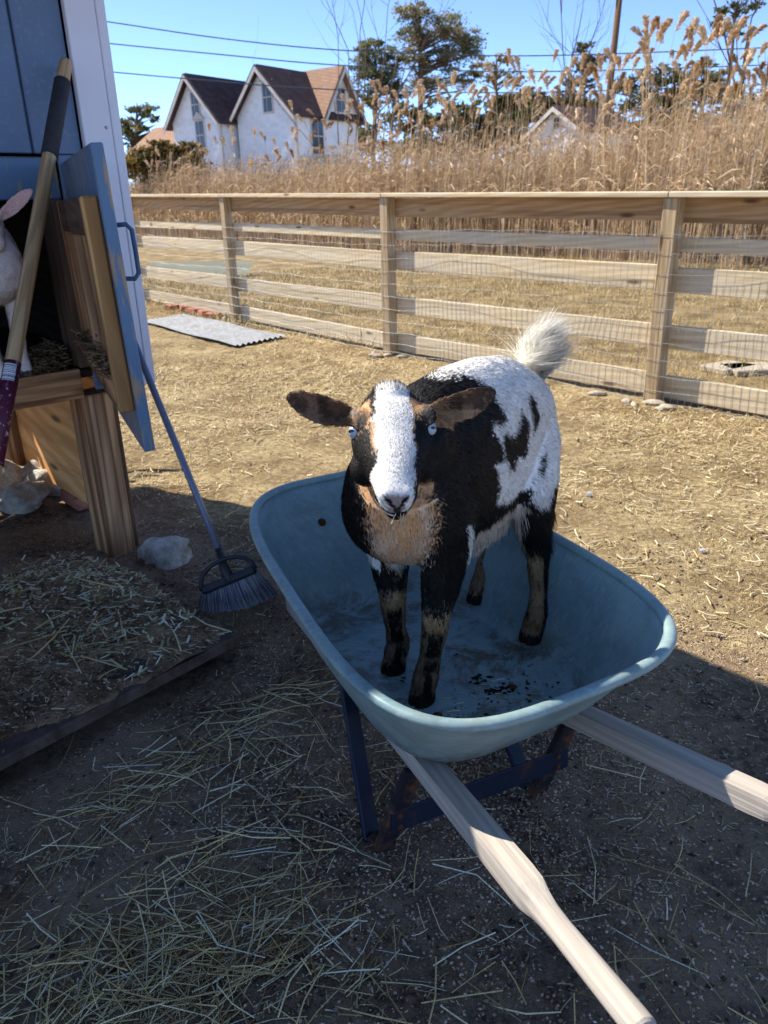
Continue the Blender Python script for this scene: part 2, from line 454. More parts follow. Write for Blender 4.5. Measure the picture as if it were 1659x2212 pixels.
PEB = np.array([lin(198, 168, 142)[:3], lin(176, 146, 122)[:3], lin(152, 124, 104)[:3], lin(214, 190, 166)[:3], lin(124, 100, 84)[:3]])
g.add(*pebbles(np.stack([xs, ys, gh(xs, ys) + 0.001], 1), rng.uniform(0.0018, 0.0046, n), pick(PEB, n)))
n = 2600
xs = rng.uniform(-1.3, 1.2, n); ys = rng.uniform(0.7, 2.9, n); xs, ys = clean(xs, ys); n = len(xs)
g.add(*pebbles(np.stack([xs, ys, gh(xs, ys) + 0.002], 1), rng.uniform(0.003, 0.008, n), pick(np.array([[0.06, 0.043, 0.03], [0.10, 0.072, 0.05], [0.2, 0.15, 0.105], [0.15, 0.11, 0.075]]), n)))
gravel = g.build('pellet_gravel', M_bits); gravel['kind'] = 'stuff'
tag(gravel, 'pinkish pellets and crumbs of soil strewn under the wheelbarrow', 'gravel')

# ---- sunlit chaff and hay litter all over the yard
g = Geo()
n = 270000
u = rng.random(n)
ys = 1.5 * (11.5 / 1.5) ** u
xs = rng.uniform(-0.62, 0.62, n) * (ys + 0.6)
keep = (soil_shade_mask(xs, ys) < rng.uniform(0.1, 0.8, n)) & (beyond(xs, ys) < -0.03)
thin = fbm(xs, ys, 70, 0.9, 4)
bare = np.exp(-(((xs + 0.75) / 0.8) ** 2 + ((ys - 3.8) / 0.9) ** 2)) * 0.75
keep &= rng.random(n) < np.clip(0.66 + thin * 3.4 - bare, 0.05, 1)
xs, ys = xs[keep], ys[keep]; n = len(xs)
sc = np.clip(ys / 3.0, 0.8, 2.2)
g.add(*lay(xs, ys, (0.007 + 0.036 * rng.random(n) ** 2.5) * sc, rng.uniform(0.0014, 0.0034, n) * sc, zoff=0.004, lift=0.014, prism=False, pal=CHF, bend=0.1, pit=0.3))
n = 2400
ys = rng.uniform(1.6, 6.5, n); xs = rng.uniform(-0.5, 0.6, n) * (ys + 0.5); k = (soil_shade_mask(xs, ys) < 0.3) & (beyond(xs, ys) < -0.05); xs, ys = xs[k], ys[k]; n = len(xs)
g.add(*lay(xs, ys, rng.uniform(0.02, 0.07, n), rng.uniform(0.003, 0.008, n), zoff=0.01, lift=0.012, prism=True, pal=CHF[[0, 3, 3, 1]] * 1.05, bend=0.12, pit=0.15))
litter = g.build('hay_litter', M_straw); litter['kind'] = 'stuff'
tag(litter, 'pale hay litter and wood chips covering the sunny yard inside the fence', 'hay')

# ---- dry grass beyond the fence
g = Geo()
n = 60000
u = rng.random(n); dd = 0.05 + 13 * u ** 1.35
tt = rng.uniform(-9, 9, n)
xs = 0.098 + tt * 0.667 * 1.0 + dd * 0.745; ys = 7.255 - tt * 0.745 + dd * 0.667
k = ys > 1.2; xs, ys, dd = xs[k], ys[k], dd[k]; n = len(xs)
tuft = fbm(xs, ys, 88, 1.1, 3)
hh = (0.03 + 0.09 * rng.random(n)) * (1 + np.clip(tuft * 3, -0.4, 1.6))
GR = np.array([lin(206, 182, 132)[:3], lin(186, 158, 106)[:3], lin(158, 140, 84)[:3], lin(130, 128, 70)[:3], lin(222, 204, 164)[:3], lin(140, 112, 76)[:3]])
P = np.stack([xs, ys, gh(xs, ys) + hh * 0.35], 1)
g.add(*straws(P, rng.uniform(0, 2 * pi, n), rng.normal(0.75, 0.5, n), hh, rng.uniform(0.003, 0.008, n) * np.clip(ys / 8, 0.7, 1.6), pick(GR, n, [0.25, 0.25, 0.18, 0.1, 0.14, 0.08]), False, 0.15))
gr = g.build('dry_grass', M_straw); gr['kind'] = 'stuff'
tag(gr, 'short dry yellow grass on the field beyond the board fence', 'grass')

# ================================================================ FENCE
RISE = 0.0215                       # the top climbs a little toward the far end
FD = Vector((-0.667, 0.745, 0)); FN = Vector((0.745, 0.667, 0))     # along (away) and out (far side)
def top_z(p):
    s = (p - FENCE_P[1]).dot(FD); return 1.292 + RISE * s
fence = empty('board_fence', FENCE_P[2], 'pale timber board fence with cap rail and wire netting round the goat yard', 'fence')
for i, p in enumerate(FENCE_P):
    z = top_z(p); lean = Vector((rng.normal() * 0.006, rng.normal() * 0.006, 0))
    beam('post', p + Vector((0, 0, -0.1)), p + lean + Vector((0, 0, z)), 0.1, 0.1, M_post, fence, up=FN, bev=0.006)
RZ = [(1.218, 0.150, 0.036), (1.003, 0.088, 0.034), (0.802, 0.158, 0.036), (0.432, 0.152, 0.036), (0.104, 0.152, 0.036)]
for i in range(len(FENCE_P) - 1):
    a, b = FENCE_P[i], FENCE_P[i + 1]
    k = (top_z(a) / 1.292, top_z(b) / 1.292)
    for zc, hgt, th in RZ:
        off = FN * (0.052 + th / 2) 
        j = rng.normal(size=2) * 0.006
        ka = 1 + (k[0] - 1) * zc / 1.22; kb = 1 + (k[1] - 1) * zc / 1.22
        A = a + off + Vector((0, 0, zc * ka + j[0])); B = b + off + Vector((0, 0, zc * kb + j[1]))
        d = (B - A).normalized()
        beam('rail', A + d * 0.002, B - d * 0.002, th, hgt, M_fascia_shade if zc > 1.1 else M_fence, fence, bev=0.004)
    A = a + FN * 0.02 + Vector((0, 0, top_z(a) + 0.0175)); B = b + FN * 0.02 + Vector((0, 0, top_z(b) + 0.0175)); d = (B - A).normalized()
    beam('cap_rail', A + d * 0.002, B - d * 0.002, 0.19, 0.034, M_fence, fence, bev=0.005)
# wire netting stapled to the yard side of the posts
V = []; Fc = []
def wire(pts, r):
    v, f = tube_arrays(pts, r, 3, False)
    n0 = len(V); V.extend([tuple(q) for q in v]); Fc.extend([tuple(i + n0 for i in ff) for ff in f])
A0, B0 = FENCE_P[0], FENCE_P[-1]; LEN = (B0 - A0).length
def fpt(s, z):
    """a point on the netting, s metres from the near end"""
    acc = 0
    for i in range(len(FENCE_P) - 1):
        l = (FENCE_P[i + 1] - FENCE_P[i]).length
        if s <= acc + l or i == len(FENCE_P) - 2:
            p = FENCE_P[i].lerp(FENCE_P[i + 1], (s - acc) / l); 
            sag = math.sin(pi * (s - acc) / l) * 0.03 * math.sin(s * 2.1 + z * 3)
            return p - FN * (0.058 - sag * 0.9 - 0.02 * math.sin(pi * (s - acc) / l)) + Vector((0, 0, z + 0.012 * math.sin(s * 1.7 + z)))
        acc += l
s = 0.05
while s < LEN - 0.1:
    ww = [0.007 * math.sin(s * 9 + k) for k in range(6)]
    wire([fpt(s + ww[k], 0.02 + 1.06 * k / 5) for k in range(6)], 0.0013); s += 0.052
for z in (0.02, 0.1, 0.2, 0.3, 0.41, 0.52, 0.63, 0.74, 0.85, 0.97, 1.08):
    wire([fpt(s, z + 0.006 * math.sin(s * 11 + z * 9)) for s in np.arange(0.0, LEN, 0.13)], 0.0014)
net = link('wire_netting', mesh_np('wire_netting', V, Fc, M_wire), fence); net['kind'] = 'stuff'
# rough concrete round the post feet
M_conc = plain('concrete', lin(188, 178, 158), 0.95, 0.2, 0, 0.3, 45, 0.6, lin(146, 130, 108))
def lump_mesh(name, rx, ry, rz, mat, seed, sub=3, rough=0.4, flat=True):
    bm = bmesh.new(); bmesh.ops.create_icosphere(bm, subdivisions=sub, radius=1)
    rr = np.random.default_rng(seed); ks = rr.normal(size=(10, 3)) * 2.0; ph = rr.uniform(0, 6, 10); am = rr.uniform(0.3, 1, 10)
    k2 = rr.normal(size=(12, 3)) * 6.5; p2 = rr.uniform(0, 6, 12)
    for v in bm.verts:
        c = np.array(v.co)
        n = float((np.sin(ks @ c + ph) * am).sum()) * rough / 4 + float(np.sin(k2 @ c + p2).sum()) * rough / 22
        v.co = v.co * (1 + n); v.co = Vector((v.co.x * rx, v.co.y * ry, v.co.z * rz))
        if flat and v.co.z < -0.35 * rz: v.co.z = -0.35 * rz
    me = bpy.data.meshes.new(name); bm.to_mesh(me); bm.free(); me.materials.append(mat)
    for p in me.polygons: p.use_smooth = True
    return me
for i, (p, r) in enumerate(((FENCE_P[1], 0.24), (FENCE_P[2], 0.16), (FENCE_P[3], 0.14))):
    for k in range(5):
        q = p - FN * (0.05 + 0.03 * k) + FD * (rng.normal() * 0.14 - 0.02)
        link('footing', lump_mesh('footing', r * rng.uniform(0.12, 0.36), r * rng.uniform(0.12, 0.3), 0.02, M_conc, 100 + i * 9 + k), fence, Matrix.Translation(Vector((q.x, q.y, float(gh(q.x, q.y)) + 0.006))))

# ================================================================ REED BED
M_reed = attr_mat('reed', 0.7, 0.2, 0.2)
RD = np.array([lin(212, 182, 142)[:3], lin(192, 160, 120)[:3], lin(232, 208, 172)[:3], lin(162, 132, 98)[:3], lin(220, 194, 156)[:3]])
PLC = np.array([lin(214, 186, 150)[:3], lin(196, 164, 126)[:3], lin(228, 206, 174)[:3], lin(176, 146, 112)[:3]])
def reed_front(x):
    """how far away the front of the reed bed stands"""
    return np.interp(x, [-30, -14, -8, 0, 4.5, 7.5, 14, 20], [52, 46, 36, 24, 19.5, 15.5, 11.5, 9])
def reed_height(x, y):
    """height of the stand"""
    return np.interp(x / y * 10, [-4.2, -3.5, -2.4, -1.3, -0.6, 0.0, 1.0, 2.0, 3.2, 4.2, 5.2, 6], [3.8, 3.7, 3.2, 3.0, 3.1, 3.1, 2.9, 2.9, 3.2, 3.5, 3.7, 3.8])
def stalks(g, bx, by, h, lean_x, lean_y, r, cols, seg=4):
    n = len(bx); rings = []
    for k in range(seg + 1):
        f = k / seg
        c = np.stack([bx + lean_x * f ** 1.8, by + lean_y * f ** 1.8, h * f * (1 - 0.04 * (lean_x ** 2 + lean_y ** 2) ** 0.5 / np.maximum(h, 0.5) * f)], 1)
        rk = r * (1 - 0.55 * f)
        for j in range(3):
            a = 2 * pi * j / 3 + 0.5
            rings.append(c + np.stack([np.cos(a) * rk, np.sin(a) * rk, 0 * rk], 1))
    V = np.stack(rings, 1).reshape(-1, 3); f = []
    for k in range(seg):
        for j in range(3):
            j2 = (j + 1) % 3; f += [[k * 3 + j, k * 3 + j2, k * 3 + 3 + j2], [k * 3 + j, k * 3 + 3 + j2, k * 3 + 3 + j]]
    F = (np.arange(n)[:, None, None] * 3 * (seg + 1) + np.array(f)[None]).reshape(-1, 3)
    g.add(V, F, np.repeat(cols, 3 * (seg + 1), axis=0))
def blades(g, P, d, L, Wd, cols, droop):
    """leaves: two-piece ribbons starting at P along d"""
    n = len(P); s = np.cross(d, np.array([0, 0, 1.])); s /= np.linalg.norm(s, axis=1)[:, None] + 1e-6
    s = s * np.cos(0.8) + np.array([0, 0, 1.]) * np.sin(0.8) * rng.choice([-1, 1], (n, 1))
    m = P + d * L[:, None] * 0.5; e = m + (d + np.array([0, 0, -1.]) * droop[:, None]) * L[:, None] * 0.5
    V = np.stack([P + s * Wd[:, None] * 0.4, P - s * Wd[:, None] * 0.4, m + s * Wd[:, None] * 0.5, m - s * Wd[:, None] * 0.5, e], 1).reshape(-1, 3)
    f = np.array([[0, 1, 3], [0, 3, 2], [2, 3, 4]])
    g.add(V, (np.arange(n)[:, None, None] * 5 + f[None]).reshape(-1, 3), np.repeat(cols, 5, axis=0))
def plume_arrays(P, d, L, n_each, cols, rs, spread=1.0):
    """feathery seed heads: P tips of the stalks, d drooping direction, L lengths"""
    n = len(P)
    t = rs.random((n, n_each)); ang = rs.uniform(0, 2 * pi, (n, n_each))
    side = np.cross(d, np.array([0, 0, 1.])); side /= np.linalg.norm(side, axis=1)[:, None] + 1e-6; up = np.cross(side, d)
    axis_p = P[:, None] + d[:, None] * (t * L[:, None])[..., None] + np.array([0, 0, -1.]) * ((t ** 2) * L[:, None] * 0.35)[..., None]
    rad = (side[:, None] * np.cos(ang)[..., None] + up[:, None] * np.sin(ang)[..., None])
    out = rad * 0.34 * spread + d[:, None] * 1.0 + np.array([0, 0, -0.2])
    ln = (0.34 * L[:, None] * (0.35 + 1.0 * np.sin(pi * np.clip(t * 0.85 + 0.12, 0, 1))) * rs.uniform(0.5, 1.1, (n, n_each)))[..., None]
    w = (L[:, None] * 0.035 * rs.uniform(0.7, 1.4, (n, n_each)))[..., None]
    sd = np.cross(out, rad + 0.3 * rs.normal(size=rad.shape)); sd /= np.linalg.norm(sd, axis=2)[..., None] + 1e-6
    a = axis_p; m = a + out * ln * 0.55 + rad * ln * 0.10; e = a + out * ln + np.array([0, 0, -1.]) * ln * 0.25
    V = np.stack([a, m + sd * w, m - sd * w, e], 2).reshape(-1, 3)
    f = np.array([[0, 1, 2], [1, 3, 2]])
    F = (np.arange(n * n_each)[:, None, None] * 4 + f[None]).reshape(-1, 3)
    C = np.repeat(np.repeat(cols, n_each, axis=0) * rs.uniform(0.8, 1.15, (n * n_each, 1)), 4, axis=0)
    return V, F, C
g = Geo()
n = 27000
ua = rng.uniform(-0.40, 0.62, n)                     # bearing (x over y)
fr = np.array([np.interp(0, [0], [0])]) 
# find the front along each bearing
ytry = np.linspace(8, 60, 400)
front = np.empty(n)
bear = np.linspace(-0.42, 0.64, 160); fb = np.array([ytry[np.argmax(ytry >= reed_front(b * ytry))] for b in bear])
front = np.interp(ua, bear, fb)
dep = rng.random(n) ** 1.6 * np.clip(front * 0.55, 5, 14)
by = front + dep; bx = ua * by
hb = reed_height(bx, by)
h = hb * np.where(rng.random(n) < 0.78, rng.uniform(0.4, 0.84, n), rng.uniform(0.8, 1.08, n)) * (1 + 0.5 * fbm(bx, by, 31, 0.3, 4))
ln = rng.normal(0.25, 0.22, n) * h * 0.6
la = rng.normal(0, 0.6, n)
rr = np.clip(by / 18, 0.7, 2.2) * 0.0062
lx, ly = ln * np.cos(la), ln * np.sin(la) * 0.6
stalks(g, bx, by, h, lx, ly, rr * rng.uniform(0.7, 1.2, n), pick(RD, n), 3)
# broken stalks lying criss-cross low down
m = 5000
i = rng.integers(0, n, m); bl = rng.uniform(0.6, 1.9, m)
a = rng.uniform(0, 2 * pi, m)
stalks(g, bx[i] + rng.normal(size=m) * 0.3, by[i] - 0.2, bl * rng.uniform(0.3, 0.9, m), np.cos(a) * bl * 0.8, np.sin(a) * bl * 0.5, rr[i] * 0.8, pick(RD, m), 2)
# leaves
for rep in range(3):
    k = rng.random(n) < 0.8; m = k.sum(); f = rng.uniform(0.2, 0.85, m)
    P = np.stack([bx[k] + lx[k] * f ** 1.8, by[k] + ly[k] * f ** 1.8, h[k] * f], 1)
    a = rng.normal(0, 0.9, m); el = rng.normal(0.5, 0.5, m)
    d = np.stack([np.cos(a) * np.cos(el), np.sin(a) * np.cos(el) * 0.7, np.sin(el)], 1)
    blades(g, P, d, rng.uniform(0.25, 0.6, m) * np.clip(by[k] / 22, 0.8, 1.4), rr[k] * rng.uniform(1.8, 4.0, m), pick(RD, m), rng.uniform(0.2, 1.3, m))
# seed heads in the mass
k = np.where(rng.random(n) < 0.12)[0]; m = len(k)
P = np.stack([bx[k] + lx[k], by[k] + ly[k], h[k] * 0.98], 1)
a = rng.normal(0.2, 0.5, m); el = rng.normal(0.7, 0.4, m)
d = np.stack([np.cos(a) * np.cos(el), np.sin(a) * np.cos(el) * 0.6, np.sin(el)], 1); d /= np.linalg.norm(d, axis=1)[:, None]
g.add(*plume_arrays(P, d, rng.uniform(0.22, 0.36, m) * np.clip(by[k] / 24, 0.85, 1.3), 26, pick(PLC, m), rng))
reeds = g.build('reed_bed', M_reed); reeds['kind'] = 'stuff'
tag(reeds, 'dense stand of dry tan reeds filling the ground behind the fence', 'reeds')

# tall single reeds with plumes that stand out above the bed
def reed_proto(seed, h):
    rs = np.random.default_rng(seed)
    gg = Geo(); lean = rs.normal(0.08, 0.05) * h; ly_ = rs.normal() * 0.1
    stalks(gg, np.array([0.]), np.array([0.]), np.array([h]), np.array([lean]), np.array([ly_]), np.array([0.007]), RD[[seed % 5]], 6)
    m = 5; f = rs.uniform(0.3, 0.8, m)
    P = np.stack([lean * f ** 1.8, ly_ * f ** 1.8, h * f], 1); a = rs.normal(0, 0.9, m)
    d = np.stack([np.cos(a) * 0.8, np.sin(a) * 0.5, np.full(m, 0.5)], 1)
    blades(gg, P, d, rs.uniform(0.3, 0.6, m), np.full(m, 0.018), RD[rs.integers(0, 5, m)], rs.uniform(0.3, 1.2, m))
    stem = mesh_np('stem', np.concatenate(gg.V), np.concatenate(gg.F), M_reed, np.concatenate(gg.C))
    a = rs.normal(0.1, 0.5); el = rs.uniform(0.8, 1.4)
    d = np.array([[math.cos(a) * math.cos(el), math.sin(a) * math.cos(el), math.sin(el)]])
    V_, F_, C_ = plume_arrays(np.array([[lean, ly_, h * 0.985]]), d, np.array([rs.uniform(0.30, 0.43)]), 150, PLC[[seed % 4]], rs, 1.15)
    return stem, mesh_np('plume', V_, F_, M_reed, C_)
PRO = [(hh_, [reed_proto(500 + 10 * j + i, hh_) for i in range(3)]) for j, hh_ in enumerate((2.6, 3.2, 3.8, 4.4))]
spots = []
def reed_at(px, py, Y):
    p = atY(px, py, Y); spots.append((p.x, p.y, p.z))
rr5 = random.Random(3)
for (x0, x1, y0, y1, Y, cnt) in ((600, 720, 215, 320, 24, 11), (720, 840, 190, 300, 22, 16), (840, 960, 165, 260, 21, 18), (960, 1080, 150, 250, 20, 18), (1080, 1180, 105, 210, 18, 18), (1180, 1290, 110, 230, 17, 18), (1290, 1400, 80, 210, 16, 20), (1400, 1480, 30, 190, 15, 18), (1480, 1560, 20, 190, 14.5, 16), (1560, 1670, 25, 210, 14, 20), (430, 600, 262, 335, 28, 9), (280, 430, 315, 350, 32, 6)):
    for k in range(int(cnt * 1.5)):
        reed_at(rr5.uniform(x0, x1), y0 + (y1 - y0) * rr5.random() ** 1.2, Y + rr5.uniform(-0.6, 2.2))
for (x, y, z) in spots:
    want = z - 0.25
    hh_, ms = min(PRO, key=lambda q: abs(q[0] - want)); st, pl = rr5.choice(ms)
    k = want / hh_
    e = empty('reed', (x, y, 0), 'tall dry reed with a feathery plume standing above the reed bed', 'reed', 'tall plumed reeds above the reed bed')
    e.scale = (k, k, k); e.rotation_euler = (0, 0, rr5.uniform(-3.1, 3.1))
    for nm, me in (('stem', st), ('plume', pl)):
        o = bpy.data.objects.new(nm, me); COL.objects.link(o); o.parent = e

# ================================================================ FAR HOUSES
t = NT('house_paint', 0.8, 0.2); v = t.coord((1, 1, 1), True)
t.color(t.mix(t.ramp(t.noise(v, 2.2, 6, 0.7), [(0.45, (0, 0, 0)), (0.75, (1, 1, 1))]), lin(242, 242, 242), lin(220, 217, 213))); M_hpaint = t.m
t = NT('shingle_roof', 0.9, 0.15); v = t.coord()
br = t.new('ShaderNodeTexBrick'); br.inputs['Scale'].default_value = 3.0; br.inputs['Color1'].default_value = lin(186, 152, 124); br.inputs['Color2'].default_value = lin(166, 130, 104); br.inputs['Mortar'].default_value = lin(88, 66, 58); br.inputs['Mortar Size'].default_value = 0.03
t.link(v, br.inputs['Vector'])
t.color(t.mix(t.ramp(t.noise(v, 1.4, 5, 0.7), [(0.4, (0, 0, 0)), (0.7, (1, 1, 1))]), br.outputs['Color'], lin(148, 116, 96))); M_roof = t.m
M_shaderoof = plain('shaded_shingles', lin(92, 74, 72), 0.9, 0.15, 0, 0.4, 2.5, 0.1, lin(64, 50, 50))  # darker copy of the roof shingles, shade of slopes off the sun included
M_trim = plain('house_trim', lin(214, 206, 196), 0.8, 0.2, 0, 0.25, 3, 0)
M_pane = plain('dark_pane', (0.03, 0.035, 0.045), 0.15, 0.6, 0, 0.4, 4, 0)
M_brickc = plain('chimney_brick', lin(150, 118, 106), 0.9, 0.1, 0, 0.4, 8, 0.2)
HN = Vector((-0.6, -0.8, 0)); HB = Vector((0.8, -0.6, 0))

def prism_obj(name, pts, th, nrm, mat, parent):
    """a flat polygon given thickness th along nrm"""
    o0 = Vector(pts[0]); n = len(pts); nn = Vector(nrm).normalized() * th
    V = [Vector(p) - o0 for p in pts] + [Vector(p) - o0 + nn for p in pts]
    F = [tuple(range(n)), tuple(range(2 * n - 1, n - 1, -1))] + [(i, n + i, n + (i + 1) % n, (i + 1) % n) for i in range(n)]
    me = mesh_np(name, [tuple(q) for q in V], F, mat)
    bm = bmesh.new(); bm.from_mesh(me); bmesh.ops.recalc_face_normals(bm, faces=bm.faces); bm.to_mesh(me); bm.free()
    return link(name, me, parent, Matrix.Translation(o0))

def wing(root, O, n, b, L, wl_, wr_, ze, zr, siding=True, front=True, over=0.45, zlow=1.6, bh=0.21, rmat=None):
    """gabled wing: O under the front gable's peak on the ground, ridge runs back along -n"""
    O = Vector((O.x, O.y, 0)); Z = Vector((0, 0, 1))
    P = lambda a, bb, z: O + n * a + b * bb + Z * z
    prism_obj('wall', [P(0, -wl_, 0), P(0, wr_, 0), P(0, wr_, ze), P(0, 0, zr - 0.05), P(0, -wl_, ze)], 0.15, -n, M_hpaint, root)
    prism_obj('wall', [P(-L, -wl_, 0), P(-L, wr_, 0), P(-L, wr_, ze), P(-L, 0, zr - 0.05), P(-L, -wl_, ze)], 0.15, n, M_hpaint, root)
    prism_obj('wall', [P(-0.16, wr_, 0), P(-L + 0.16, wr_, 0), P(-L + 0.16, wr_, ze), P(-0.16, wr_, ze)], 0.15, -b, M_hpaint, root)
    prism_obj('wall', [P(-0.16, -wl_, 0), P(-L + 0.16, -wl_, 0), P(-L + 0.16, -wl_, ze), P(-0.16, -wl_, ze)], 0.15, b, M_hpaint, root)
    for s, w in ((1, wr_), (-1, wl_)):
        sl = (zr - ze) / w; ov = 0.35
        e0, e1 = P(over, s * (w + ov), ze - sl * ov), P(-L - over, s * (w + ov), ze - sl * ov)
        r0, r1 = P(over, 0, zr), P(-L - over, 0, zr)
        up = Vector((0, 0, 1)) * w + b * s * (zr - ze)
        r = prism_obj('roof', [e0, e1, r1, r0], 0.12, up, rmat or M_roof, root)
        tr = [P(over + 0.02, s * (w + ov), ze - sl * ov), P(over + 0.02, 0, zr), P(over + 0.02, 0, zr - 0.26), P(over + 0.02, s * (w + ov), ze - sl * ov - 0.22)]
        prism_obj('bargeboard', tr, 0.05, n, M_trim, r)
    if siding:
        z = zlow
        while z < zr - 0.5:
            for nn, a0 in ((1, 0),):
                f = 1.0 if z + bh < ze else max(0.0, (zr - 0.12 - z - bh) / (zr - ze))
                x0, x1 = -wl_ * f, wr_ * f
                if x1 - x0 > 0.3 and front:
                    beam('siding_board', P(0.02, x0, z + bh / 2), P(0.02, x1, z + bh / 2), 0.03, bh, M_hpaint, root, up=Z + n * 0.09, bev=0)
            if z + bh < ze:
                beam('siding_board', P(-0.02, wr_ + 0.02, z + bh / 2), P(-L, wr_ + 0.02, z + bh / 2), 0.03, bh, M_hpaint, root, up=Z + b * 0.09, bev=0)
            z += bh
        beam('corner_board', P(0.03, wr_ + 0.02, 0), P(0.03, wr_ + 0.02, ze), 0.14, 0.14, M_trim, root, up=n, bev=0)
    return P
def window(root, c, n, w, h, hood=True):
    n = Vector(n); s = Vector((0, 0, 1)).cross(n).normalized(); c = Vector(c) + n * 0.03
    fr = link('window', board_mesh(w + 0.22, 0.1, h + 0.22, M_trim, 0), root, frame(c, s))
    link('pane', board_mesh(w, 0.06, h, M_pane, 0), fr, frame(c + n * 0.04, s))
    beam('glazing_bar', c + n * 0.075 - s * w / 2, c + n * 0.075 + s * w / 2, 0.03, 0.06, M_trim, fr, bev=0)
    beam('glazing_bar', c + n * 0.076 - Vector((0, 0, h / 2)), c + n * 0.076 + Vector((0, 0, h / 2)), 0.03, 0.05, M_trim, fr, up=n, bev=0)
    if hood:
        prism_obj('window_hood', [c + n * 0.06 - s * (w / 2 + 0.2) + Vector((0, 0, h / 2 + 0.1)), c + n * 0.06 + s * (w / 2 + 0.2) + Vector((0, 0, h / 2 + 0.1)), c + n * 0.06 + Vector((0, 0, h / 2 + 0.5))], 0.08, n, M_trim, fr)

O1 = atY(410, 163, 50.0); O2 = atY(563, 144, 48.0)
house = empty('farmhouse', (O2.x, O2.y, 0), 'weathered white two-gabled farmhouse with brown shingle roofs beyond the reeds', 'house')
e1 = atY(464, 253, 48.7).z; e2 = atY(623, 238, 46.6).z
P1 = wing(house, O1, HN, HB, 7.5, 1.9, 2.1, e1, O1.z, rmat=M_shaderoof)
P2 = wing(house, O2, HN, HB, 5.4, 2.1, 2.3, e2, O2.z, rmat=M_shaderoof)
for wpx, YY, ww, hh_ in (((419, 226), 49.7, 0.55, 1.25), ((427, 292), 49.5, 0.6, 1.45), ((577, 210), 47.7, 0.6, 1.4)):
    q = atY(*wpx, YY); O = O1 if wpx[0] < 500 else O2
    q2 = q - HN * ((q - Vector((O.x, O.y, 0))).dot(HN)); window(house, Vector((q2.x, q2.y, q.z)), HN, ww, hh_)
for a_, zz in ((-2.6, 4.9),): window(house, P1(a_, 2.1, zz), HB, 0.7, 1.6, False)
for a_, zz in ((-1.7, 4.9),): window(house, P2(a_, 2.3, zz), HB, 0.9, 1.8, False)
# cross gable at the back of the larger wing, its peak toward the reeds
O3 = P2(-3.8, 2.35, 0)
P3 = wing(house, O3, HB, -HN, 2.8, 1.6, 1.6, e2 + 0.05, O2.z + 0.1, siding=False)
window(house, P3(0.0, 0.0, e2 + 0.75), HB, 0.75, 1.2, False)
# low back wing with lit roof and chimney
O4 = P1(-3.2, -1.9, 0)
P4 = wing(house, O4, HB, -HN, 5.2, 2.6, 2.6, atY(330, 312, 50).z - 0.3, atY(350, 262, 52).z, siding=False)
link('chimney', board_mesh(0.75, 0.75, 2.2, M_brickc, 0.03), house, frame(P4(-2.6, 0.0, atY(343, 250, 52).z - 0.2), HN))
# porch roof low on the near wall
prism_obj('porch_roof', [P2(-0.6, 2.5, 3.75), P2(-3.4, 2.5, 3.95), P2(-3.4, 5.2, 2.9), P2(-0.6, 5.2, 2.9)], 0.1, (0, 0, 1), M_trim, house)

O5 = atY(1206, 231, 52.0)
cot = empty('cottage', (O5.x, O5.y, 0), 'small white gabled cottage with dark roof half hidden by tall reeds', 'house')
n5 = Vector((-0.8, -0.6, 0)); b5 = Vector((0.6, -0.8, 0))
P5 = wing(cot, O5, n5, b5, 4.6, 2.1, 2.1, atY(1206, 284, 52).z, O5.z, bh=0.24, zlow=1.0, rmat=M_shaderoof)
window(cot, P5(0, 0, O5.z - 0.85), n5, 0.35, 0.5, False)

# ================================================================ TREES
M_bark = plain('bark', lin(110, 92, 78), 0.9, 0.1, 0, 0.5, 20, 0.5)
def crown_mesh(lobes, o0, pal, leaf, dens, seed, shape=1.0):
    rs = np.random.default_rng(seed); g = Geo()
    for (c, r, m) in lobes:
        q = rs.normal(size=(m, 3)); q /= np.linalg.norm(q, axis=1)[:, None]; q *= (rs.random((m, 1)) ** 0.45)
        cc = np.array(c) + q * np.array(r) - np.array(o0)
        cr = 0.16 * (r[0] + r[2]) * rs.uniform(0.5, 1.2, m)
        P = (cc[:, None] + rs.normal(size=(m, dens, 3)) * cr[:, None, None] * np.array([0.8, 0.8, 0.36])).reshape(-1, 3)
        n = len(P); d = rs.normal(size=(n, 3)); d[:, 2] = np.abs(d[:, 2]) * 0.6; d /= np.linalg.norm(d, axis=1)[:, None]
        s = np.cross(d, rs.normal(size=(n, 3))); s /= np.linalg.norm(s, axis=1)[:, None]
        L = leaf * rs.uniform(0.6, 1.5, (n, 1)); w = L * 0.32 * shape
        V = np.stack([P + s * w, P - s * w, P + d * L], 1).reshape(-1, 3)
        F = np.arange(3 * n).reshape(-1, 3)
        tint = np.repeat(pal[rs.integers(0, len(pal), m)] * rs.uniform(0.65, 1.25, (m, 1)), dens, axis=0)
        g.add(V, F, np.repeat(tint * rs.uniform(0.8, 1.2, (n, 1)), 3, axis=0))
    return np.concatenate(g.V), np.concatenate(g.F), np.concatenate(g.C)
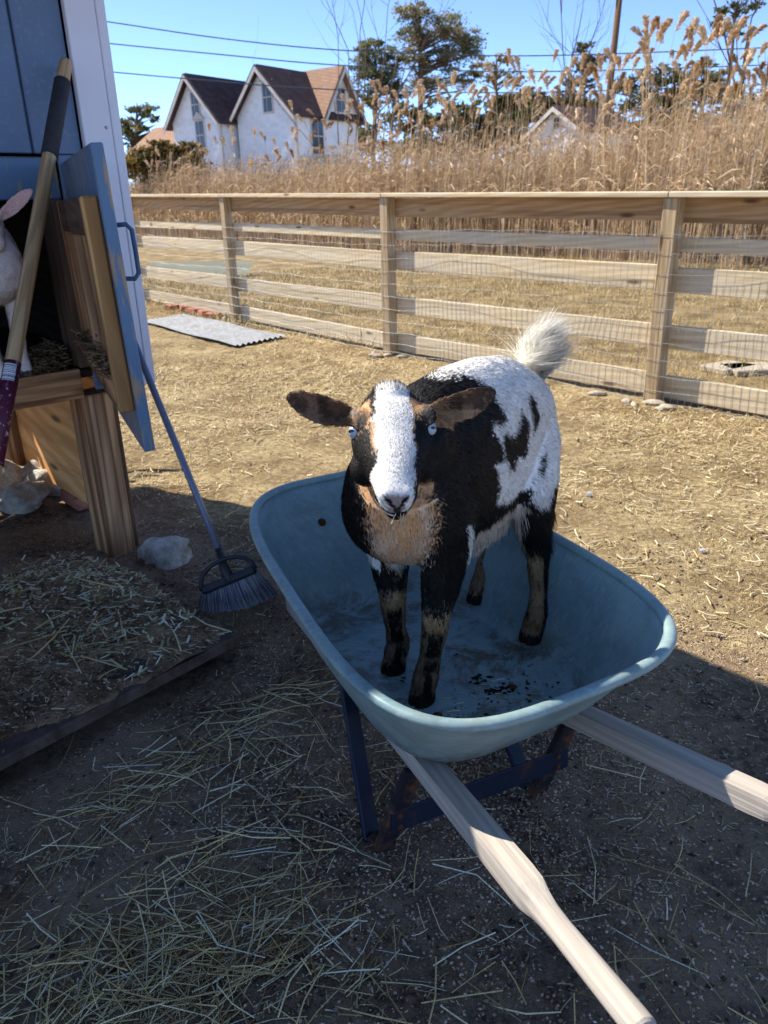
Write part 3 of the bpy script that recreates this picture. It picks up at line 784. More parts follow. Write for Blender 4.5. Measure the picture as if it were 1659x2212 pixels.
def tree(name, label, base, top, lobes_px, Y, pal, leaf=0.3, m=30, dens=36, rad=0.22, seed=1, depth=1.0, group=None):
    """lobes_px: crown lobes as picture point and half sizes, standing at distance Y"""
    bp = atY(base[0], base[1], Y); o0 = Vector((bp.x, Y, 0)); k = Y / FPX * 1.0
    root = empty(name, o0, label, 'tree', group)
    rs = np.random.default_rng(seed + 77); lobes = []
    for (x, y, rx, ry) in lobes_px:
        c = atY(x, y, Y); kk = c.length / FPX
        lobes.append(((c.x, Y + rs.normal() * rx * kk * 0.6, c.z), (rx * kk, rx * kk * depth, ry * kk), max(6, int(m * rx * ry / 1200))))
    tp = atY(top[0], top[1], Y)
    pts = [o0, o0.lerp(tp, 0.4) + Vector((rs.normal() * 0.15, 0, 0)), o0.lerp(tp, 0.75), tp]
    V, Fc = tube_arrays([p - o0 for p in pts], [rad, rad * 0.8, rad * 0.55, rad * 0.15], 7)
    V = [tuple(v) for v in V]
    for (c, r, mm) in lobes:
        c = Vector(c)
        for j in range(4):
            e = c + Vector((rs.normal() * r[0] * 0.5, rs.normal() * r[1] * 0.5, rs.normal() * r[2] * 0.5))
            f = min(0.95, max(0.3, (e.z - r[2] - o0.z) / max(1, tp.z)))
            s0 = o0.lerp(tp, f)
            v2, f2 = tube_arrays([s0 - o0, s0.lerp(e, 0.5) - o0 + Vector((0, 0, 0.1 * r[2])), e - o0], [rad * 0.34, rad * 0.2, rad * 0.05], 5)
            n0 = len(V); V += [tuple(q) for q in v2]; Fc += [tuple(i + n0 for i in ff) for ff in f2]
    link('trunk', mesh_np('trunk', V, Fc, M_bark, smooth=True), root, Matrix.Translation(o0))
    if pal is not None:
        V, F, C = crown_mesh(lobes, o0, pal, leaf, dens, seed)
        link('crown', mesh_np('crown', V, F, M_leaf, C), root, Matrix.Translation(o0))
    return root
PINE = np.array([lin(102, 102, 74)[:3], lin(120, 112, 84)[:3], lin(86, 92, 66)[:3], lin(130, 112, 88)[:3]])
OLIVE = np.array([lin(112, 92, 44)[:3], lin(92, 82, 40)[:3], lin(128, 104, 56)[:3], lin(80, 76, 44)[:3]])
PALE = np.array([lin(138, 132, 92)[:3], lin(122, 120, 82)[:3], lin(150, 136, 104)[:3]])
DEEP = np.array([lin(82, 84, 54)[:3], lin(98, 94, 60)[:3], lin(70, 72, 48)[:3]])
tree('pine_tree', 'tall broad pine with open brown-green crown behind the reeds', (915, 470), (905, 10), [(895, 32, 34, 24), (945, 55, 48, 26), (985, 85, 38, 24), (1005, 120, 34, 26), (905, 80, 40, 24), (960, 130, 42, 20), (890, 128, 34, 20), (940, 170, 60, 18), (1010, 160, 24, 20)], 62, PINE * 1.45, 0.16, 34, 70, 0.28, 1)
tree('pine_tree', 'dark rounded pine standing close beside the farmhouse gable', (815, 470), (812, 90), [(800, 110, 34, 22), (832, 140, 30, 30), (785, 145, 26, 24), (815, 178, 44, 24), (790, 210, 34, 20), (850, 205, 30, 22)], 60, DEEP * 1.6, 0.16, 34, 70, 0.22, 2)
tree('pine_tree', 'distant pale green pine between shed and farmhouse', (292, 470), (296, 222), [(298, 232, 26, 12), (278, 255, 24, 14), (318, 250, 20, 14), (265, 282, 20, 16), (300, 280, 30, 14), (330, 272, 14, 16), (275, 310, 26, 16), (315, 312, 26, 16)], 85, DEEP * 1.5, 0.28, 26, 50, 0.3, 3)
tree('cedar_bush', 'spreading olive cedar bush in front of the farmhouse back wing', (345, 470), (345, 300), [(285, 344, 28, 16), (325, 330, 32, 17), (350, 322, 22, 16), (385, 324, 38, 16), (415, 330, 24, 15), (300, 352, 40, 14), (365, 340, 50, 18), (320, 372, 60, 18), (400, 365, 50, 20)], 43, OLIVE * 1.15, 0.15, 40, 64, 0.16, 4)
tree('far_tree', 'pale thinly leaved tree right of the tall broad pine', (1075, 470), (1072, 118), [(1050, 135, 26, 16), (1085, 128, 24, 14), (1070, 165, 40, 18), (1110, 175, 24, 22)], 95, PALE, 0.36, 20, 26, 0.26, 5)
tree('far_tree', 'dark hedge-like tree behind the cottage roof', (1130, 470), (1140, 215), [(1085, 235, 40, 16), (1140, 225, 50, 18), (1200, 222, 50, 16), (1260, 235, 44, 18), (1110, 255, 60, 16), (1310, 235, 50, 20)], 75, DEEP, 0.4, 30, 32, 0.25, 6)
tree('far_tree', 'slim pine top rising behind the cottage and leaning pole', (1262, 470), (1262, 95), [(1258, 105, 22, 12), (1275, 128, 26, 14), (1245, 150, 26, 14), (1270, 178, 30, 14), (1235, 190, 24, 12)], 90, DEEP, 0.36, 26, 30, 0.22, 7)
tree('far_tree', 'wide flat-topped dark tree right of the leaning pole', (1400, 470), (1395, 165), [(1360, 185, 36, 18), (1415, 172, 42, 18), (1455, 195, 34, 22), (1380, 225, 54, 20), (1440, 240, 50, 20)], 85, DEEP * 1.1, 0.38, 30, 32, 0.25, 8)
tree('far_tree', 'broad dark tree low behind the bare right-hand tree', (1520, 470), (1515, 150), [(1500, 160, 40, 16), (1545, 175, 36, 18), (1510, 205, 54, 20), (1580, 215, 44, 24), (1625, 240, 44, 24)], 80, PALE * 0.8, 0.38, 28, 32, 0.25, 9)
tree('far_tree', 'long low olive thicket behind the reeds right of the cottage', (1420, 470), (1420, 255), [(1330, 300, 60, 42), (1400, 290, 60, 42), (1470, 295, 60, 42), (1540, 293, 56, 42), (1610, 295, 60, 42), (1660, 285, 50, 42)], 66, OLIVE * 1.1, 0.4, 18, 34, 0.2, 21)
tree('far_tree', 'low dark thicket behind the reeds left of the cottage', (960, 470), (960, 235), [(880, 262, 44, 30), (950, 255, 54, 30), (1020, 260, 50, 30), (1090, 300, 54, 34), (1140, 325, 44, 24), (900, 315, 60, 34), (1000, 315, 60, 34), (790, 300, 50, 34)], 66, DEEP * 1.2, 0.4, 18, 34, 0.2, 22)
tree('thin_pine', 'thin tall tree with sparse dark crown among the right reeds', (1545, 470), (1592, 5), [(1575, 12, 28, 14), (1610, 22, 30, 16), (1560, 50, 20, 12), (1600, 60, 26, 12)], 40, DEEP, 0.16, 22, 26, 0.15, 10)
# leafless trees
def bare(name, label, base, Y, stems, seed, rad=0.07, fork=3):
    bp = atY(base[0], base[1], Y); o0 = Vector((bp.x, Y, 0)); root = empty(name, o0, label, 'tree'); rs = random.Random(seed)
    V = []; Fc = []
    def add(pts, rd):
        v2, f2 = tube_arrays([p - o0 for p in pts], rd, 5); n0 = len(V); V.extend(tuple(q) for q in v2); Fc.extend(tuple(i + n0 for i in ff) for ff in f2)
    def grow(p, d, L, r, lev):
        pts = [p]; 
        for k in range(3):
            d = (d + Vector((rs.gauss(0, 0.10), rs.gauss(0, 0.10), rs.gauss(0.04, 0.05)))).normalized(); p = p + d * L / 3; pts.append(p)
        add(pts, [r, r * 0.85, r * 0.7, r * 0.5])
        if lev > 0:
            for k in range(fork):
                i = rs.choice((1, 2, 3)); dd = (d + Vector((rs.gauss(0, 0.45), rs.gauss(0, 0.45), rs.gauss(0.15, 0.2)))).normalized()
                grow(pts[i], dd, L * rs.uniform(0.45, 0.7), r * 0.5, lev - 1)
    for (x, y) in stems:
        tp = atY(x, y, Y); d = tp - o0; grow(o0 + Vector((rs.gauss(0, 0.05), 0, 0)), d.normalized(), d.length * 0.82, rad, 3)
    link('trunk', mesh_np('trunk', V, Fc, M_bark, smooth=True), root, Matrix.Translation(o0))
bare('bare_sapling', 'bare many-stemmed sapling standing in front of the farmhouse gable', (745, 470), 34, [(722, 10), (745, -60), (735, 60)], 4, 0.03, 2)
bare('bare_sapling', 'bare thin sapling rising between farmhouse and tall pine', (800, 470), 36, [(775, -60), (800, -30), (830, -40), (850, 10)], 8, 0.03, 2)
bare('bare_tree', 'leafless forked tree at the right behind the tallest reeds', (1600, 470), 32, [(1625, -20), (1665, 10)], 6, 0.09, 3)
bare('bare_tree', 'leafless fine-twigged tree above the cottage roof', (1205, 470), 70, [(1185, 120), (1220, 110)], 12, 0.09, 4)

# ================================================================ POLE AND WIRES
M_pole = plain('pole_wood', lin(126, 96, 70), 0.9, 0.1, 0, 0.4, 12, 0.4)
pb = atY(1287, 475, 30); pt = atY(1344, -60, 30)
pole = empty('utility_pole', (pb.x, pb.y, 0), 'weathered timber utility pole leaning right among the reeds', 'pole')
tube('shaft', [Vector((pb.x, pb.y, 0)), pb.lerp(pt, 0.5), pt], [0.12, 0.11, 0.10], M_pole, pole, 10)
beam('crossarm', pt + Vector((-0.9, 0.2, -0.25)), pt + Vector((0.9, 0.2, -0.25)), 0.1, 0.12, M_pole, pole)
M_cable = plain('cable', lin(70, 84, 96), 0.6, 0.3, 0, 0.2, 5, 0)
for lab, pts in (('highest of the sagging overhead cables', [(-60, 5), (220, 45), (480, 83), (730, 108), (1038, 120), (1300, 117), (1720, 100)]),
                 ('middle one of the sagging overhead cables', [(-60, 62), (228, 93), (480, 118), (720, 140), (1038, 154), (1300, 152), (1720, 138)]),
                 ('lowest of the sagging overhead cables, crossing before the farmhouse', [(-60, 130), (235, 155), (405, 170), (691, 192), (1038, 200), (1300, 196), (1720, 180)])):
    P = [atY(x, y, 44) for x, y in pts]
    # smooth through the points
    Q = []
    for i in range(len(P) - 1):
        p0, p1, p2, p3 = P[max(i - 1, 0)], P[i], P[i + 1], P[min(i + 2, len(P) - 1)]
        for k in range(5):
            u = k / 5; Q.append(0.5 * ((2 * p1) + (p2 - p0) * u + (2 * p0 - 5 * p1 + 4 * p2 - p3) * u * u + (3 * p1 - p0 - 3 * p2 + p3) * u ** 3))
    Q.append(P[-1])
    tag(tube('power_line', Q, 0.028, M_cable, None, 5), lab, 'cable', 'overhead cables')

# ================================================================ SHED
SE = Vector((-0.877, 2.948, 0)); SW = Vector((0.741, 0.671, 0)).normalized(); SM = Vector((0.671, -0.741, 0)).normalized(); Z = Vector((0, 0, 1))
def sp(a, b, z): return SE + SW * a + SM * b + Z * z
def on_wall(px, py, b=0.0):
    d = Vector(ray(px, py)); c = Vector(_C); n = SM
    t_ = (SE + SM * b - c).dot(n) / d.dot(n); p = c + d * t_
    return (p - SE).dot(SW), p.z
def paint(name, col, worn, wear=0.6, thr=0.58):
    t = NT(name, 0.55, 0.35); v = t.coord((1, 1, 1), True)
    n1 = t.noise(v, 3.0, 6, 0.7); n2 = t.noise(t.coord((3, 40, 40), True), 1.0, 5, 0.6); n3 = t.noise(t.coord((30, 30, 4), True), 2.0, 4, 0.6)
    c = t.mix(t.math('MULTIPLY', t.ramp(n1, [(0.4, (0, 0, 0)), (0.7, (1, 1, 1))]), 0.55), col, tuple(x * 0.72 for x in col[:3]))
    c = t.mix(t.math('MULTIPLY', t.ramp(n3, [(thr, (0, 0, 0)), (thr + 0.07, (1, 1, 1))]), wear), c, worn)
    t.color(c); t.bump(n2, 0.25, 0.003); return t.m
M_blue = paint('blue_paint', lin(96, 118, 146), lin(122, 136, 152), 0.4, 0.56)
M_bluebare = paint('worn_blue_paint', lin(96, 124, 150), lin(168, 138, 98), 0.85, 0.53)
M_white = plain('white_trim', lin(218, 218, 226), 0.45, 0.4, 0, 0.06, 3, 0)
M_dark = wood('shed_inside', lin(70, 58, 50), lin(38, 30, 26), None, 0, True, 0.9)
EAVE = 2.1
shed = empty('goat_shed', sp(-1.2, -0.7, 0), 'raised blue timber goat shed with white corner trim and open hatch', 'shed')
# siding planks above the hatch
a_g, _ = on_wall(73, 334)
PW = 0.203
edges = [-0.136]; a = a_g
while a > -2.7:
    edges.append(a); a -= PW
for i in range(len(edges) - 1):
    x1, x0 = edges[i], edges[i + 1]
    z0 = 1.478 if x1 > -1.75 else 0.69
    beam('siding_plank', sp((x0 + x1) / 2, -0.008, z0), sp((x0 + x1) / 2, -0.008, EAVE), x1 - x0 - 0.009, 0.016, M_blue, shed, up=SM, bev=0.003)
link('wall_backing', board_mesh(2.56, 0.01, EAVE - 1.48, M_blue, 0), shed, frame(sp(-1.42, -0.0225, (1.48 + EAVE) / 2), SW))
beam('hatch_header', sp(-1.75, -0.05, 1.405), sp(-0.22, -0.05, 1.405), 0.036, 0.13, M_bluebare, shed)
beam('side_strip', sp(-0.18, -0.01, 0.69), sp(-0.18, -0.01, 1.476), 0.085, 0.018, M_blue, shed, up=SM)
beam('hatch_jamb', sp(-0.245, -0.075, 0.775), sp(-0.245, -0.075, 1.34), 0.038, 0.13, M_darkwood, shed, up=SM)
beam('corner_board', sp(-0.085, 0.0135, 0.685), sp(-0.085, 0.0135, EAVE), 0.102, 0.025, M_white, shed, up=SM, bev=0.003)
beam('corner_board', sp(-0.0165, 0.0125, 0.685), sp(-0.0165, 0.0125, EAVE), 0.033, 0.029, M_white, shed, up=SM, bev=0.003)
for sx, zz in ((-0.055, 1.56), (-0.055, 2.0)):
    tube('screw', [sp(sx, 0.024, zz), sp(sx, 0.0285, zz)], [0.006, 0.005], M_wire, shed, 8)
# right side, back and left walls
for i in range(7):
    b0 = -0.002 - i * 0.206
    beam('siding_plank', sp(-0.008, b0 - 0.103, 0.69), sp(-0.008, b0 - 0.103, EAVE), 0.197, 0.016, M_blue, shed, up=SW, bev=0.003)
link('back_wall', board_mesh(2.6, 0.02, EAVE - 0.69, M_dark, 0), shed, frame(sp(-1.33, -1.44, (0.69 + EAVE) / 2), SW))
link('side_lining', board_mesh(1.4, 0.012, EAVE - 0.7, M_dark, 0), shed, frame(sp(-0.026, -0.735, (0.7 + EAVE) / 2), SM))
link('left_wall', board_mesh(1.4, 0.02, EAVE - 0.69, M_blue, 0), shed, frame(sp(-2.66, -0.72, (0.69 + EAVE) / 2), SM))
roof = link('roof', board_mesh(2.9, 2.0, 0.05, M_roof, 0.006), shed, frame(sp(-1.42, -0.49, EAVE + 0.027), SW))
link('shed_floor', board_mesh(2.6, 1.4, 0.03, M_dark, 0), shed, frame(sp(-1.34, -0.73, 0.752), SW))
beam('floor_beam', sp(-2.66, -0.02, 0.722), sp(-0.27, -0.02, 0.722), 0.038, 0.105, M_oldwood, shed)
beam('floor_beam', sp(-2.66, -1.40, 0.69), sp(-0.05, -1.40, 0.69), 0.038, 0.09, M_oldwood, shed)
# legs and skirt
for (a_, b_, sx, sy) in ((-0.215, -0.095, 0.115, 0.135), (-0.135, -1.36, 0.115, 0.09), (-2.55, -0.1, 0.1, 0.1), (-2.55, -1.36, 0.1, 0.1)):
    beam('shed_leg', sp(a_, b_, -0.1), sp(a_, b_, 0.668), sx, sy, M_oldwood, shed, up=SM, bev=0.006)
beam('leg_batten', sp(-0.145, -0.10, 0.02), sp(-0.145, -0.10, 0.668), 0.02, 0.11, M_darkwood, shed, up=SM)
link('plywood_skirt', board_mesh(1.16, 0.014, 0.62, M_ply, 0.002), shed, frame(sp(-0.125, -0.75, 0.375), SM))
lat = link('lattice_panel', board_mesh(1.9, 0.02, 0.04, M_yellow, 0.003), shed, frame(sp(-1.3, -1.44, 0.64), SW))
M_lat = wood('lattice_wood', lin(226, 196, 146), lin(196, 160, 108), None, 0, False, 0.8)
for k in range(16):
    x = -2.3 + k * 0.135
    beam('lattice_slat', sp(x, -1.440, 0.02), sp(x + 0.6, -1.440, 0.62), 0.036, 0.007, M_lat, lat, up=SM, bev=0.001)
    beam('lattice_slat', sp(x + 0.6, -1.449, 0.02), sp(x, -1.449, 0.62), 0.036, 0.007, M_lat, lat, up=SM, bev=0.001)
beam('lattice_stile', sp(-0.22, -1.43, 0.0), sp(-0.22, -1.43, 0.66), 0.05, 0.03, M_lat, lat, up=SM)

# ---- hatch door standing open
DH = sp(-0.20, 0.02, 0); DO = Vector((-0.638, 1.995, 0)); DD = (DO - DH).normalized(); DN = Vector((-DD.y, DD.x, 0)); DLEN = (DO - DH).length
if DN.x < 0: DN = -DN                      # outer face points right
DZ0, DZ1 = 0.693, 1.449
LEAN = 0.028
DUP = (Z - DN * LEAN).normalized()
def dp(u, o, z): return DH + DD * u + DN * (o - LEAN * (z - 1.07)) + Z * z
hatch = link('hatch_door', board_mesh(DLEN, 0.03, DZ1 - DZ0, M_bluebare, 0.003), shed, frame(dp(DLEN / 2, 0, (DZ0 + DZ1) / 2), DD, DUP))
hatch['label'] = 'open blue hatch door with worn pine frame on its inside'
FP = 0.04; fo = -0.0165 - FP / 2
beam('frame_stile', dp(DLEN - 0.045, fo, 0.80), dp(DLEN - 0.045, fo, 1.335), 0.045, FP, M_yellow, hatch, up=DN, bev=0.005)
beam('frame_stile', dp(0.10, fo, 0.80), dp(0.10, fo, 1.335), 0.045, FP, M_oldwood, hatch, up=DN, bev=0.005)
beam('frame_stile', dp(0.36, fo, 0.885), dp(0.36, fo, 1.24), 0.07, FP * 0.6, M_oldwood, hatch, up=DN, bev=0.005)
for k_, (u0, mt) in enumerate(((0.135, M_yellow), (0.415, M_oldwood), (0.60, M_yellow))):
    beam('inner_plank', dp(u0 + 0.085, -0.023, 0.885), dp(u0 + 0.085, -0.023, 1.24), 0.165, 0.014, mt, hatch, up=DN, bev=0.003)
beam('frame_rail', dp(0.125, fo, 1.289), dp(DLEN - 0.07, fo, 1.289), FP, 0.09, M_darkwood, hatch, bev=0.005)
beam('frame_rail', dp(0.125, fo, 0.84), dp(DLEN - 0.07, fo, 0.84), FP, 0.08, M_oldwood, hatch, bev=0.005)
M_bluemetal = plain('blue_metal', lin(70, 100, 132), 0.5, 0.4, 0.2, 0.3, 20, 0.1)
h0 = DLEN - 0.10
z1, z0 = on_wall(0, 0)[1], 0
def on_door(px, py):
    d = Vector(ray(px, py)); c = Vector(_C); t_ = (DH - c).dot(DN) / d.dot(DN); return c + d * t_
hz1, hz0 = 1.265, 1.135
tube('pull_handle', [dp(h0, 0.014, hz1), dp(h0, 0.05, hz1 + 0.002), dp(h0, 0.062, hz1 - 0.012), dp(h0, 0.063, (hz0 + hz1) / 2), dp(h0, 0.062, hz0 + 0.012), dp(h0, 0.05, hz0 - 0.002), dp(h0, 0.014, hz0)], 0.006, M_bluemetal, hatch, 8)
for zz in (0.82, 1.32):
    link('hinge', board_mesh(0.09, 0.004, 0.05, M_wire, 0.001), hatch, frame(dp(0.06, 0.018, zz), DD))

# bedding spilling from the hatch
g = Geo()
n = 1500
aa = -0.30 - np.abs(rng.normal(size=n)) * 0.14; bb = -0.02 - np.abs(rng.normal(size=n)) * 0.16
hp = np.maximum(0, 0.10 * np.exp(-((aa + 0.30) / 0.12) ** 2 - ((bb + 0.12) / 0.13) ** 2)) * rng.random(n) ** 0.5
P = np.array([sp(float(a_), float(b_), 0.772 + float(h_)) for a_, b_, h_ in zip(aa, bb, hp)])
BED = np.array([lin(150, 124, 90)[:3], lin(118, 94, 68)[:3], lin(176, 152, 112)[:3], lin(80, 62, 46)[:3]])
g.add(*straws(P, rng.uniform(0, 6.3, n), rng.normal(0, 0.4, n), rng.uniform(0.015, 0.06, n), rng.uniform(0.002, 0.005, n), pick(BED, n), True, 0.1))
n = 420
uu = rng.uniform(0.1, DLEN - 0.08, n); P = np.array([dp(float(u_), -0.02 - 0.06 * float(r_), 0.884 + 0.02 * float(q_)) for u_, r_, q_ in zip(uu, rng.random(n), np.abs(rng.normal(size=n)))])
g.add(*straws(P, rng.uniform(0, 6.3, n), rng.normal(0, 0.5, n), rng.uniform(0.01, 0.05, n), rng.uniform(0.002, 0.004, n), pick(BED, n), True, 0.1))
bed = g.build('bedding_heap', M_straw); bed['kind'] = 'stuff'
tag(bed, 'brown hay bedding heaped in the shed hatch and caught on the open hatch door', 'hay')

# ================================================================ LONG-HANDLED TOOL LEANING ON THE SHED
T0 = Vector((-0.955, 2.765, 1.74)); T1 = atY(-2, 950, 1.98)
TDv = (T1 - T0).normalized(); T2 = T0 + TDv * ((T0.z - 0.03) / -TDv.z)
M_grip = plain('rubber_grip', (0.035, 0.035, 0.04), 0.75, 0.3, 0, 0.4, 40, 0.2)
M_maroon = plain('maroon_label', lin(84, 22, 46), 0.5, 0.4, 0, 0.5, 60, 0.05, lin(196, 160, 172), 0.6, 0.63)
tool = empty('shovel', T2, 'long wooden shovel handle with black foam grip leaning against the blue shed', 'shovel')
LT = (T2 - T0).length
tp = lambda s: T0 + TDv * s
tube('handle', [tp(0), tp(0.006), tp(0.02), tp(0.09), tp(0.4), tp(0.9), tp(1.2), tp(LT - 0.25), tp(LT - 0.06)], [0.010, 0.016, 0.0195, 0.0205, 0.0205, 0.021, 0.021, 0.020, 0.015], M_handle, tool, 14)
tube('grip', [tp(0.082), tp(0.085), tp(0.36), tp(0.363)], [0.022, 0.0248, 0.0248, 0.0222], M_grip, tool, 16)
px_s = lambda py: None
s_lab = 1.045
tube('label_sleeve', [tp(s_lab), tp(s_lab + 0.30)], 0.0222, M_maroon, tool, 16)
t = NT('barcode', 0.5, 0.3); v = t.coord()
wv = t.new('ShaderNodeTexNoise'); wv.noise_dimensions = '1D'; wv.inputs['Scale'].default_value = 420; wv.inputs['Detail'].default_value = 0
sx = t.new('ShaderNodeSeparateXYZ'); t.link(v, sx.inputs[0]); t.link(sx.outputs[0], wv.inputs['W'])
t.color(t.mix(t.ramp(wv.outputs['Fac'], [(0.5, (0, 0, 0)), (0.53, (1, 1, 1))]), lin(226, 226, 232), (0.02, 0.02, 0.02, 1)))
# a curved white patch on the sleeve facing the yard
tocam = (Vector((0, 0, 1.3)) - tp(s_lab + 0.045)); tocam = (tocam - TDv * tocam.dot(TDv)).normalized(); sd = TDv.cross(tocam).normalized()
V = []; F = []
for i in range(2):
    for k in range(7):
        an = -0.75 + 1.5 * k / 6 + 0.25
        V.append((TDv * (0.012 + 0.05 * i) + (tocam * math.cos(an) + sd * math.sin(an)) * 0.0231))
F = [(k, k + 1, k + 8, k + 7) for k in range(6)]
bo = tp(s_lab); Mb = frame(bo, TDv, tocam)
link('barcode', mesh_np('barcode', [tuple(Mb.to_3x3().inverted() @ q) for q in V], F, t.m, smooth=True), tool, Mb)
# blade on the ground
M_steel = plain('old_steel', (0.18, 0.16, 0.15), 0.5, 0.5, 0.7, 0.5, 20, 0.2)
bl = [tp(LT - 0.10) + Vector((0, 0, 0.0))]
V = []; F = []
for i in range(7):
    f = i / 6; wd = 0.105 * (1 - 0.85 * max(0, f - 0.55) ** 2 / 0.2025) if f > 0.55 else 0.105
    for k in range(5):
        c = (k - 2) / 2; V.append(tp(LT - 0.11) + TDv * 0.0 + Vector((c * wd, -0.27 * f, 0)) + Vector((0, 0, -(LT and 0.07) * f + 0.025 * c * c)))
for i in range(6):
    for k in range(4): F.append((i * 5 + k, i * 5 + k + 1, i * 5 + k + 6, i * 5 + k + 5))
o = link('blade', mesh_np('blade', [tuple(q - T2) for q in V], F, M_steel, smooth=True), tool, Matrix.Translation(T2))
sol = o.modifiers.new('thick', 'SOLIDIFY'); sol.thickness = 0.003
tube('socket', [tp(LT - 0.30), tp(LT - 0.08)], [0.0225, 0.024], M_steel, tool, 12)

# ================================================================ BROOM
M_broomh = plain('grey_metal_handle', lin(120, 124, 142), 0.35, 0.5, 0.3, 0.15, 10, 0)
M_black = plain('black_plastic', (0.022, 0.022, 0.026), 0.45, 0.4, 0, 0.3, 30, 0)
M_brist = attr_mat('bristle', 0.55, 0.3)
B1 = atY(487, 1222, 2.40); B2 = atY(311, 792, 2.80)
bd = (B2 - B1).normalized()
wall_hit = None
k_ = ((SE + SM * 0.045 - B1).dot(SM)) / bd.dot(SM)
B3 = B1 + bd * k_
broom = empty('broom', (B1.x, B1.y, 0), 'grey angle broom with metal handle leaning behind the hatch door', 'broom')
tube('handle', [B1 - bd * 0.02, B1.lerp(B3, 0.5), B3], 0.0125, M_broomh, broom, 12)
# head: flat block across the picture, bristles flaring below
bs = Vector((0.97, 0.22, 0.0)); bs = (bs - bd * bs.dot(bd) * 0.9).normalized()
hl = at(436, 1270, 0.135); hr = atY(556, 1225, hl.y + 0.03)
hl = atY(437, 1277, 2.33); hr = atY(552, 1229, 2.36)
beam('head_block', hl, hr, 0.028, 0.03, M_black, broom, up=bd, bev=0.006)
hm = (hl + hr) / 2; hx = (hr - hl); hup = bd - hx.normalized() * bd.dot(hx.normalized()); hup.normalize()
arc = [hl.lerp(hr, 0.5 - 0.5 * math.cos(pi * k / 10)) + hup * (0.075 * math.sin(pi * k / 10) ** 0.8) for k in range(11)]
tube('head_arch', arc, 0.0085, M_black, broom, 8)
tube('handle_socket', [hm + hup * -0.01, B1 + bd * 0.06], [0.02, 0.016], M_black, broom, 12)
tl = at(429, 1316, 0.004); tr_ = at(597, 1284, 0.004)
g = Geo(); n = 1500
f = rng.random(n); dpt = rng.normal(size=n) * 0.3
nb = np.array((hx.normalized().cross(hup)))
A = np.array(hl)[None] + np.array(hr - hl)[None] * f[:, None] + nb[None] * (np.clip(dpt, -1, 1) * 0.011)[:, None]
mid = Vector(at(515, 1332, 0.004))
Bq = ((1 - f) ** 2)[:, None] * np.array(tl)[None] + (2 * f * (1 - f))[:, None] * np.array(mid)[None] + (f ** 2)[:, None] * np.array(tr_)[None]
B = Bq + nb[None] * (dpt * 0.014)[:, None] + rng.normal(size=(n, 3)) * 0.004; B[:, 2] = np.abs(B[:, 2]) + 0.001
s_ = np.array(hx.normalized())[None] * 0.0012
mdl = A * 0.5 + B * 0.5 + nb[None] * (dpt * 0.006)[:, None]
V = np.stack([A - s_, A + s_, mdl + s_, mdl - s_, B + s_ * 0.7, B - s_ * 0.7], 1).reshape(-1, 3)
F = (np.arange(n)[:, None, None] * 6 + np.array([[0, 1, 2], [0, 2, 3], [3, 2, 4], [3, 4, 5]])[None]).reshape(-1, 3)
BC = np.array([lin(150, 150, 164)[:3], lin(120, 120, 136)[:3], lin(180, 180, 190)[:3], lin(92, 92, 106)[:3]])
g.add(V, F, np.repeat(pick(BC, n), 6, axis=0))
br_ = g.build('bristles', M_brist, broom); br_['kind'] = 'stuff'

# ================================================================ WHEELBARROW
WC = Vector((0.096, 1.588, 0)); WT = math.radians(28.5)
WU = Vector((-math.sin(WT), math.cos(WT), 0)); WV = Vector((math.cos(WT), math.sin(WT), 0))
TF = 0.28                                            # height of the tray floor
NSEG = 96
RIM = dict(uc=0.0, L=0.515, wr=0.366, wf=0.289, zr=0.50, zf=0.592, n=3.6)
FLO = dict(uc=-0.015, L=0.325, wr=0.235, wf=0.205, zr=TF, zf=TF + 0.012, n=3.8)
def tring(ms, mz, shrink=1.0, grow=0.0):
    T = 2 * pi * np.arange(NSEG) / NSEG
    g_ = lambda k: RIM[k] * (1 - ms) + FLO[k] * ms
    n = g_('n'); c, s = np.cos(T), np.sin(T)
    a = np.sign(c) * np.abs(c) ** (2 / n) * shrink; b = np.sign(s) * np.abs(s) ** (2 / n) * shrink
    u = g_('uc') + a * (g_('L') + grow); w = (g_('wr') + g_('wf')) / 2 + (g_('wf') - g_('wr')) / 2 * a + grow; v = b * w
    zr = RIM['zr'] * (1 - mz) + FLO['zr'] * mz; zf = RIM['zf'] * (1 - mz) + FLO['zf'] * mz
    z = (zr + zf) / 2 + (zf - zr) / 2 * a
    return np.array(WC)[None] + u[:, None] * np.array(WU) + v[:, None] * np.array(WV) + np.array([0, 0, 1.]) * z[:, None]
levels = [(0, 0, 1), (0.1, 0.12, 1), (0.3, 0.34, 1), (0.5, 0.56, 1), (0.68, 0.75, 1), (0.80, 0.87, 1), (0.89, 0.945, 1), (0.96, 0.985, 1), (1, 1, 0.985), (1, 1, 0.93), (1, 1, 0.75), (1, 1, 0.5), (1, 1, 0.25), (1, 1, 0.06)]
rings = [tring(*l) for l in levels]
V = np.concatenate(rings); F = []
for i in range(len(rings) - 1):
    for k in range(NSEG):
        k2 = (k + 1) % NSEG; F.append((i * NSEG + k, i * NSEG + k2, (i + 1) * NSEG + k2, (i + 1) * NSEG + k))
F.append(tuple((len(rings) - 1) * NSEG + k for k in range(NSEG)))
t = NT('tray_plastic', 0.42, 0.45); v = t.coord()
n1 = t.noise(v, 4, 6, 0.7); n2 = t.noise(v, 22, 6, 0.75); n3 = t.noise(t.coord((1, 6, 1)), 30, 4, 0.6); n4 = t.noise(v, 9, 7, 0.78, 0.4)
c = t.mix(t.ramp(n1, [(0.35, (0, 0, 0)), (0.68, (1, 1, 1))]), lin(110, 138, 140), lin(148, 166, 160))
c = t.mix(t.math('MULTIPLY', t.ramp(n3, [(0.52, (0, 0, 0)), (0.7, (1, 1, 1))]), 0.5), c, lin(156, 176, 182))
